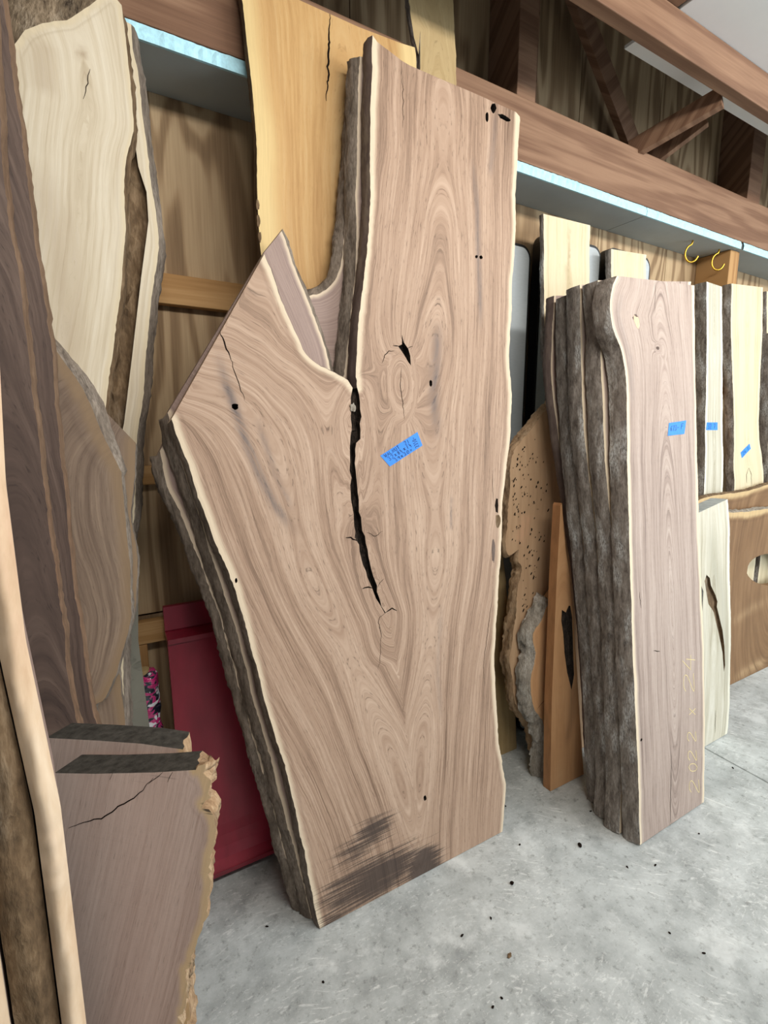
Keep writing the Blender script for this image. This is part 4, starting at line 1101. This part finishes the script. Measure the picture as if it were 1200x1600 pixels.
def crayon(sl):
    def d(c, x, y, w, h):   # digit rotated to read upward: x,y = px of its lower-right start
        out = []
        for st in GL[c]:
            out.append([(x - w * (b) , y - h * a) for a, b in st])
        return out
    for c, x, y, w, h in (('2', 1092, 1238, 15, 20), ('0', 1089, 1206, 13, 14), ('2', 1088, 1188, 13, 16), ('2', 1087, 1158, 13, 15), ('x', 1088, 1118, 15, 14), ('2', 1084, 1080, 16, 28), ('4', 1086, 1048, 20, 26)):
        gv, gf = [], []
        for st in d(c, x, y, w, h):
            p = [sl.fr.px(*q) for q in st]
            a, b = ribbon_geo(catmull(p, 0.006) if c not in 'x4' else densify(p, 0.01), 0.0022, 0.0006, False); n0 = len(gv); gv += a; gf += [tuple(n0 + q for q in z) for z in b]
        mesh_obj('crayon_digit', gv, gf, MAT['crayon'], sl.root)
crayon(R1)
rs = [(2, 1.012, 1.257, [(934, 438), (937, 480), (940, 519), (938, 562), (942, 632), (945, 720), (955, 825), (960, 930), (965, 1035), (968, 1130), (970, 1220), ('f', 968, 1310)], (1080, 440), 'lilac', 'bark', 'walnut slab second in the crayon-marked stack, pale edge against dark bark', 0.058, 0.010),
      (3, 1.082, 1.327, [(906, 445), (907, 519), (910, 632), (917, 720), (930, 825), (937, 930), (943, 1030), (948, 1110), (951, 1200), ('f', 948, 1285)], (1076, 444), 'lilac', 'bark', 'walnut slab third in the crayon-marked stack, bark-covered edge', 0.054, 0.008),
      (4, 1.148, 1.393, [(889, 460), (889, 560), (893, 640), (901, 754), (911, 851), (921, 960), (930, 1080), (934, 1180), ('f', 937, 1262)], (1068, 450), 'walnut2', 'bark', 'walnut slab fourth in the crayon-marked stack, dark bark edge', 0.054, 0.010),
      (5, 1.222, 1.465, [(866, 462), (862, 530), (862, 600), (872, 680), (884, 760), (898, 850), (908, 930), (918, 1050), (923, 1150), ('f', 930, 1235)], (1060, 462), 'walnut2', 'barkpurple', 'walnut slab rearmost in the crayon-marked stack, smooth grey-purple edge', 0.034, 0.006)]
for k, y0, y1, L, tr, face, bk, lab, th, fl in rs:
    fr = rframe(y0, y1); rb = fr.px(1085, 1240)
    slab('walnut_slab', lab, 'wood slab', fr, [
        ('L', L), ('F', [L[-1], ('m', 0.40, 0)]), ('R', [('m', 0.40, 0), ('m', 0.40, 0.8), ('m', 0.41, 1.5), tr]), ('C', [tr, L[0]])],
        th, face, grid=0.016, bark={'L': bk, 'R': 'bark'}, flare=fl, bulge=0.006, rough=0.0035 if bk == 'bark' else 0.002, jit=0.0010, ring=(0.02, -0.1, 0.1, 0.01), seed=101 + k)

# ------------------------------------------------------------------ FOLDING TABLES ON END, BLOND BOARDS
def table(x0, x1, top, label, Y=1.705):
    root = empty('folding_table', label, 'table', Matrix.Translation((x0, Y, 0)), 'folding tables standing on end'); w = x1 - x0; r = 0.055
    def rr(x0, x1, z0, z1, r):
        P = []
        for cx, cz, a0 in ((x1 - r, z1 - r, 0), (x0 + r, z1 - r, 90), (x0 + r, z0 + r, 180), (x1 - r, z0 + r, 270)):
            for i in range(8): a = math.radians(a0 + 90 * i / 7); P.append((cx + r * math.cos(a), cz + r * math.sin(a)))
        return P
    def ext(name, P, y0, y1, mat):
        n = len(P); v = [(x, y, z) for y in (y0, y1) for x, z in P]
        f = [tuple(range(n)), tuple(range(n, 2 * n))[::-1]] + [(i, n + i, n + (i + 1) % n, (i + 1) % n) for i in range(n)]
        return mesh_obj(name, v, f, MAT[mat], root)
    ext('table_rim', rr(0, w, 0, top, r), 0.003, 0.05, 'blacktable')
    ext('table_top', rr(0.012, w - 0.012, 0.012, top - 0.012, r - 0.01), 0.0, 0.006, 'greytable')
    for z in (0.35, top - 0.35):
        box('leg_bracket', 0.06, w - 0.06, 0.05, 0.065, z - 0.03, z + 0.03, MAT['blacktable'], root, 0.004)
    return root
Yt = 1.705
a = wallpx(834, 386, Yt); b_ = wallpx(838, 385, Yt); c_ = wallpx(936, 385, Yt); d_ = wallpx(941, 395, Yt); e_ = wallpx(1013, 402, Yt)
table(a[0] - 0.46, a[0] - 0.012, a[2], 'grey-topped folding table on end, right behind the forked walnut slab')
table(b_[0] + 0.012, c_[0], wallpx(880, 373, Yt)[2], 'folding table on end behind the tallest blond board', Yt - 0.018)
table(d_[0] + 0.012, e_[0], wallpx(970, 393, Yt)[2], 'folding table on end behind the lower blond board', Yt - 0.018)

def board_px(name, lab, Y0, lean, L, R, th, face, bk, x_base=None, **kw):
    fr = Frame(wallpx(L[0][0], L[0][1], Y0)[0], Y0, lean=lean)
    l0, r0 = fr.px(*L[-1]), fr.px(*R[-1])
    return slab(name, lab, 'board', fr, [
        ('L', L + [('m', l0[0], l0[1] * 0.5), ('m', l0[0], 0)]), ('F', [('m', l0[0], 0), ('m', r0[0], 0)]),
        ('R', [('m', r0[0], 0), ('m', r0[0], r0[1] * 0.5)] + R[::-1]), ('C', [R[0], L[0]])], th, face, bark=bk, **kw)
P1 = board_px('maple_board', 'tallest blond board with split knot, standing before a folding table', 1.55, 0.022, [(849, 334), (850, 400), (850, 460), (852, 560), (862, 700)], [(922, 352), (921, 400), (921, 450), (920, 560), (922, 700)],
         0.022, 'blond', {'L': 'bark', 'R': 'sapedge'}, seed=111, flare=0.0, ring=(0.02, 0.02, 0.02, 0.02), streaks=[([(888, 345), (889, 400), (888, 450), (890, 480)], 0.008, 0.8), ([(886, 410), (888, 430), (890, 460)], 0.016, 0.6)])
P2 = board_px('maple_board', 'shorter blond board with bark edge, behind the crayon-marked stack', 1.545, 0.030, [(955, 389), (955, 440), (957, 600)], [(1010, 398), (1009, 440), (1009, 600)],
         0.030, 'blond', {'L': 'bark', 'R': 'sapedge'}, seed=113, flare=0.0, ring=(0.0, 0.02, 0.02, 0.02))
P3 = board_px('maple_board', 'grey-streaked blond board with bark side and blue tape, beside the crayon stack', 1.515, 0.016, [(1104, 440), (1104, 560), (1102, 660), (1100, 770)], [(1128, 448), (1129, 560), (1129, 660), (1129, 770)],
         0.060, 'blond2', {'L': 'bark', 'R': 'sapedge'}, seed=115, flare=0.0, ring=(0.0, 0.01, 0.01, 0.02))
tape(P3, [(1104, 660), (1121, 660), (1121, 672), (1103, 672)], [('32', .1, .45, .15, .85, False), ('7', .6, .85, .2, .75, False)], 'bluetape', w=0.0022)
P4 = board_px('maple_board', 'creamy board with slanted blue tape and oval knot, near the hooks', 1.515, 0.014, [(1143, 443), (1142, 520), (1145, 600), (1147, 680), (1146, 730), (1147, 770)], [(1192, 449), (1191, 520), (1187, 610), (1186, 680), (1191, 720), (1192, 770)],
         0.045, 'blond', {'L': 'bark', 'R': 'sapedge'}, seed=117, flare=0.004, ring=(0.0, 0.02, 0.02, 0.02), knots=[(1170, 748, 5, 16)])
tape(P4, [(1157, 707), (1171, 693), (1173, 701), (1159, 716)], [('24', .15, .5, .2, .8, False), ('1', .65, .85, .2, .8, False)], 'bluetape', w=0.002)
crack(P4, [(1170, 731), (1166, 742), (1167, 755)], 0.004); crack(P4, [(1170, 731), (1174, 742), (1174, 762)], 0.004)
P5 = board_px('maple_board', 'bark-sided board beyond the slanted-tape board, lower cream face showing', 1.515, 0.014, [(1204, 520), (1202, 620), (1200, 700), (1199, 770)], [(1250, 530), (1250, 620), (1250, 700), (1250, 770)],
         0.06, 'blond', {'L': 'bark', 'R': 'sapedge'}, seed=119, flare=0.004)
P6 = board_px('maple_board', 'dark-barked blond board standing furthest back beyond the post', 1.60, 0.02, [(1198, 455), (1198, 560), (1198, 700)], [(1240, 462), (1240, 560), (1240, 700)],
         0.04, 'blond', {'L': 'bark', 'R': 'bark'}, seed=121, flare=0.004)

# ------------------------------------------------------------------ BURL, CHERRY BOARD, TAN BOARD BETWEEN THE STACKS
TB = slab('tan_board', 'plain tan board just showing past the forked slab edge', 'board', Frame(1.5, 1.60, lean=0.02), [
    ('R', [(786, 870), (795, 960), (801, 1060), (806, 1130), ('f', 807, 1172)]), ('F', [('f', 807, 1172), ('m', -0.2, 0)]), ('C', [('m', -0.2, 0), ('m', -0.2, 1.1)]), ('C', [('m', -0.2, 1.1), (786, 870)])],
    0.03, 'olive', bark='sapedge', seed=131, flare=0, rough=0.002, grid=0.02)
BU = slab('burl_slab', 'worm-holed tan burl slab with ragged left side and lichened bark', 'wood slab', Frame(1.6, 1.44, lean=0.05), [
    ('B', [(880, 610), (862, 632), (845, 650), (835, 662), (815, 690), (803, 705), (797, 740), (795, 780), (792, 830), (791, 860), (795, 869), (803, 866), (810, 860), (809, 875), (815, 885), (812, 905), (808, 935), (804, 970), (799, 1010), (797, 1030), (801, 1065), (806, 1105), (818, 1120), (830, 1140), (838, 1170), ('f', 846, 1205)]),
    ('F', [('f', 846, 1205), ('m', 0.46, 0)]), ('R', [('m', 0.46, 0), ('m', 0.46, 0.7), ('m', 0.42, 1.3), (925, 600)]), ('C', [(925, 600), (880, 610)])],
    0.05, 'burl', bark={'B': 'tanedge', 'R': 'barkbrown'}, seed=133, flare=0.006, rough=0.012, jit=0.003, grid=0.011, ring=(0.1, 0.04, 0.06, 0.08),
    streaks=[([(825, 800), (818, 830), (808, 850)], 0.03, 0.6)])
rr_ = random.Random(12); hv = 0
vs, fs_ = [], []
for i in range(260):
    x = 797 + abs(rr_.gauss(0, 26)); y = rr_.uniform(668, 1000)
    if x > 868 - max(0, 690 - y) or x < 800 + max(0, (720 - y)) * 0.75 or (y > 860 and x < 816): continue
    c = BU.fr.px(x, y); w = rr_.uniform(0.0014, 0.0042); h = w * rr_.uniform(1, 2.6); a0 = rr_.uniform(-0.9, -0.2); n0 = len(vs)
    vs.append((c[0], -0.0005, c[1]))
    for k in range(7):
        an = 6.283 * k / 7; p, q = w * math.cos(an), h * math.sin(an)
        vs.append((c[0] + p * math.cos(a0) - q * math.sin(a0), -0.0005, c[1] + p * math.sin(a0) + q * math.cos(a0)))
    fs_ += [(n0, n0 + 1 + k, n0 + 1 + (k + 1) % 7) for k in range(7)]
wh = mesh_obj('worm_hole_shade', vs, fs_, MAT['crack'], BU.root); wh['kind'] = 'stuff'  # flat dark discs; the shade inside the holes is put into their colour
# burl's barky toe piece: bark-covered slab with peach face
BT = slab('burl_offcut', 'small peach-faced offcut with thick lichened bark, before the burl', 'offcut', Frame(1.6, 1.385, lean=0.05), [
    ('L', [(862, 935), (852, 952), (846, 970), (836, 985), (833, 1000), (836, 1020), (834, 1040), (830, 1055), (828, 1070), (831, 1090), (836, 1108), (844, 1122), (849, 1130), (852, 1180), ('f', 852, 1225)]),
    ('F', [('f', 852, 1225), ('m', 0.16, 0)]), ('C', [('m', 0.16, 0), ('m', 0.16, 0.9)]), ('C', [('m', 0.16, 0.9), (862, 935)])],
    0.045, 'orange', bark={'L': 'barkwhite'}, seed=135, flare=0.045, bulge=0.012, rough=0.016, jit=0.002, grid=0.014)
crack(BT, [(858, 1085), (850, 1095), (839, 1108)], 0.002, seed=8)
CB = slab('cherry_board', 'orange-tan board with sawn left side and dark bark pocket', 'board', Frame(1.56, 1.31, lean=0.045), [
    ('C', [(876, 790), (870, 900), (866, 1000), (862, 1100), ('f', 860, 1236)]), ('F', [('f', 860, 1236), ('f', 912, 1210)]),
    ('C', [('f', 912, 1210), (906, 1120), (901, 1040), (895, 955), (890, 898), (884, 858), (879, 800), (878, 786), (876, 790)])],
    0.040, 'orange', side='orange_side', seed=137, grid=0.012, ring=(-0.05, 0.02, 0.05, 0.03),
    holes=[[(878, 953), (884, 957), (887, 950), (889, 946), (891, 947), (894, 965), (895, 1000), (896, 1030), (897, 1055), (893, 1078), (886, 1050), (882, 1020), (880, 990), (877, 970)]],
    inc_depth=0.012, streaks=[([(895, 1060), (893, 1120), (885, 1170)], 0.02, 0.6)])

# ------------------------------------------------------------------ PALE SLAB AND BROWN SLABS ON THE RIGHT
PS = slab('maple_slab', 'waist-high pale slab with long bark pocket, before the brown slab', 'wood slab', Frame(2.5, 1.143, lean=0.05), [
    ('C', [(1060, 815), (1094, 800), (1124, 786), (1137, 780)]),
    ('R', [(1137, 780), (1140, 830), (1140, 900), (1142, 970), (1141, 1040), (1140, 1090), (1138, 1130), ('f', 1136, 1148)]),
    ('F', [('f', 1136, 1148), ('m', -0.10, 0)]), ('C', [('m', -0.10, 0), ('m', -0.10, 0.8), (1060, 815)])],
    0.075, 'blond2', side={'C': 'paleend', 'F': 'paleend'}, bark='sapedge', seed=141, flare=0.0, rough=0.003, grid=0.012, ring=(0.1, 0.02, 0.02, 0.03),
    holes=[[(1104, 898), (1109, 903), (1111, 915), (1118, 930), (1121, 940), (1120, 948), (1123, 960), (1129, 985), (1132, 1010), (1133, 1040), (1131, 1050), (1129, 1020), (1123, 990), (1115, 956), (1107, 944), (1104, 928), (1101, 908)]],
    inc_depth=0.015, inc_mat='barkbrown', streaks=[([(1110, 800), (1116, 880), (1128, 930), (1133, 1000), (1137, 1080)], 0.05, 0.55)])
crack(PS, [(1118, 1110), (1117, 1145)], 0.003)
fbx = Frame(3.3, 1.396, lean=0.02)
BS = slab('brown_slab', 'large brown slab standing on its long edge with an oval hole', 'wood slab', fbx, [
    ('B', [('m', -0.5, 1.04), (1100, 800), (1142, 801), (1170, 799), (1200, 795), (1230, 792), ('m', 1.4, 1.10)]),
    ('C', [('m', 1.4, 1.10), ('m', 1.4, 0)]), ('F', [('m', 1.4, 0), ('m', -0.5, 0)]), ('C', [('m', -0.5, 0), ('m', -0.5, 1.04)])],
    0.052, 'brownslab', bark={'B': 'barkwhite'}, seed=151, through=[[(1204 + 38 * math.cos(q * 0.2244) * (1.0 if math.sin(q * 0.2244) > 0 else 0.95), 890 + 25 * math.sin(q * 0.2244)) for q in range(28)]], flare=0.004, rough=0.008, grid=0.018, ring=(0.0, 0.3, -0.5, 0.05),
    streaks=[([(1142, 975), (1175, 950), (1200, 940)], 0.03, 0.4), ([(1145, 1060), (1200, 1030)], 0.03, 0.7)])

BS2 = slab('brown_slab', 'brown slab lying on edge behind the slab with the oval hole', 'wood slab', Frame(3.2, 1.464, lean=0.018), [
    ('B', [('m', -0.45, 1.10), (1100, 778), (1150, 770), (1180, 764), (1200, 757), (1230, 752), ('m', 1.35, 1.20)]),
    ('C', [('m', 1.35, 1.20), ('m', 1.35, 0)]), ('F', [('m', 1.35, 0), ('m', -0.45, 0)]), ('C', [('m', -0.45, 0), ('m', -0.45, 1.10)])],
    0.03, 'brownslab', bark={'B': 'barkbrown'}, seed=153, through=[[(1204 + 44 * math.cos(q * 0.2244), 889 + 30 * math.sin(q * 0.2244)) for q in range(28)]], flare=0.006, rough=0.005, grid=0.03, ring=(0.0, 0.3, -0.5, 0.05))

# ------------------------------------------------------------------ CHIPS ON THE FLOOR
def chip(px, py, L, w, h, rot, mat, label, seed):
    p = floorpx(px, py); r = random.Random(seed); bm = bmesh.new()
    bmesh.ops.create_icosphere(bm, subdivisions=2, radius=1.0)
    for q in bm.verts:
        k = 1 + r.uniform(-0.28, 0.28); q.co = Vector((q.co.x * L * k, q.co.y * w * k, max(0.0, (q.co.z * 0.5 + 0.5) * h * 2 * (1 + r.uniform(-0.2, 0.2)))))
    me = bpy.data.meshes.new('wood_chip'); bm.to_mesh(me); bm.free(); me.materials.append(MAT[mat])
    o = bpy.data.objects.new('wood_chip', me); C.objects.link(o); o.location = (p[0], p[1], 0.0); o.rotation_euler = (0, 0, rot)
    o['label'] = label; o['category'] = 'wood chip'; o['kind'] = 'thing'; o['group'] = 'chips scattered on the concrete'
chip(796, 1494, .0085, .0055, .003, .4, 'barkbrown', 'square light-brown wood chip with a drag mark on concrete', 1)
chip(800, 1381, .0065, .006, .004, .2, 'crack', 'round black bark crumb on concrete before the forked slab', 2)
chip(906, 1321, .011, .006, .003, .9, 'crack', 'ragged black bark flake on concrete before the crayon-marked stack', 3)
small = [(812, 1320), (722, 1462), (767, 1435), (784, 1560), (1046, 1458), (770, 1574), (1100, 1490), (790, 1260), (923, 1268), (980, 1355), (1024, 1352), (1145, 1200), (1092, 1303), (417, 1448), (505, 1535)]
for i, (x, y) in enumerate(small):
    where = 'beside the crayon-marked stack' if (x > 900 and y < 1400) else ('at the foot of the forked slab' if (y < 1470 and x < 830) else 'on open concrete away from the slabs')
    chip(x, y, .004 + .003 * random.random(), .003, .0015, random.random() * 3, 'crack', 'tiny dark bark crumb ' + where, 10 + i)
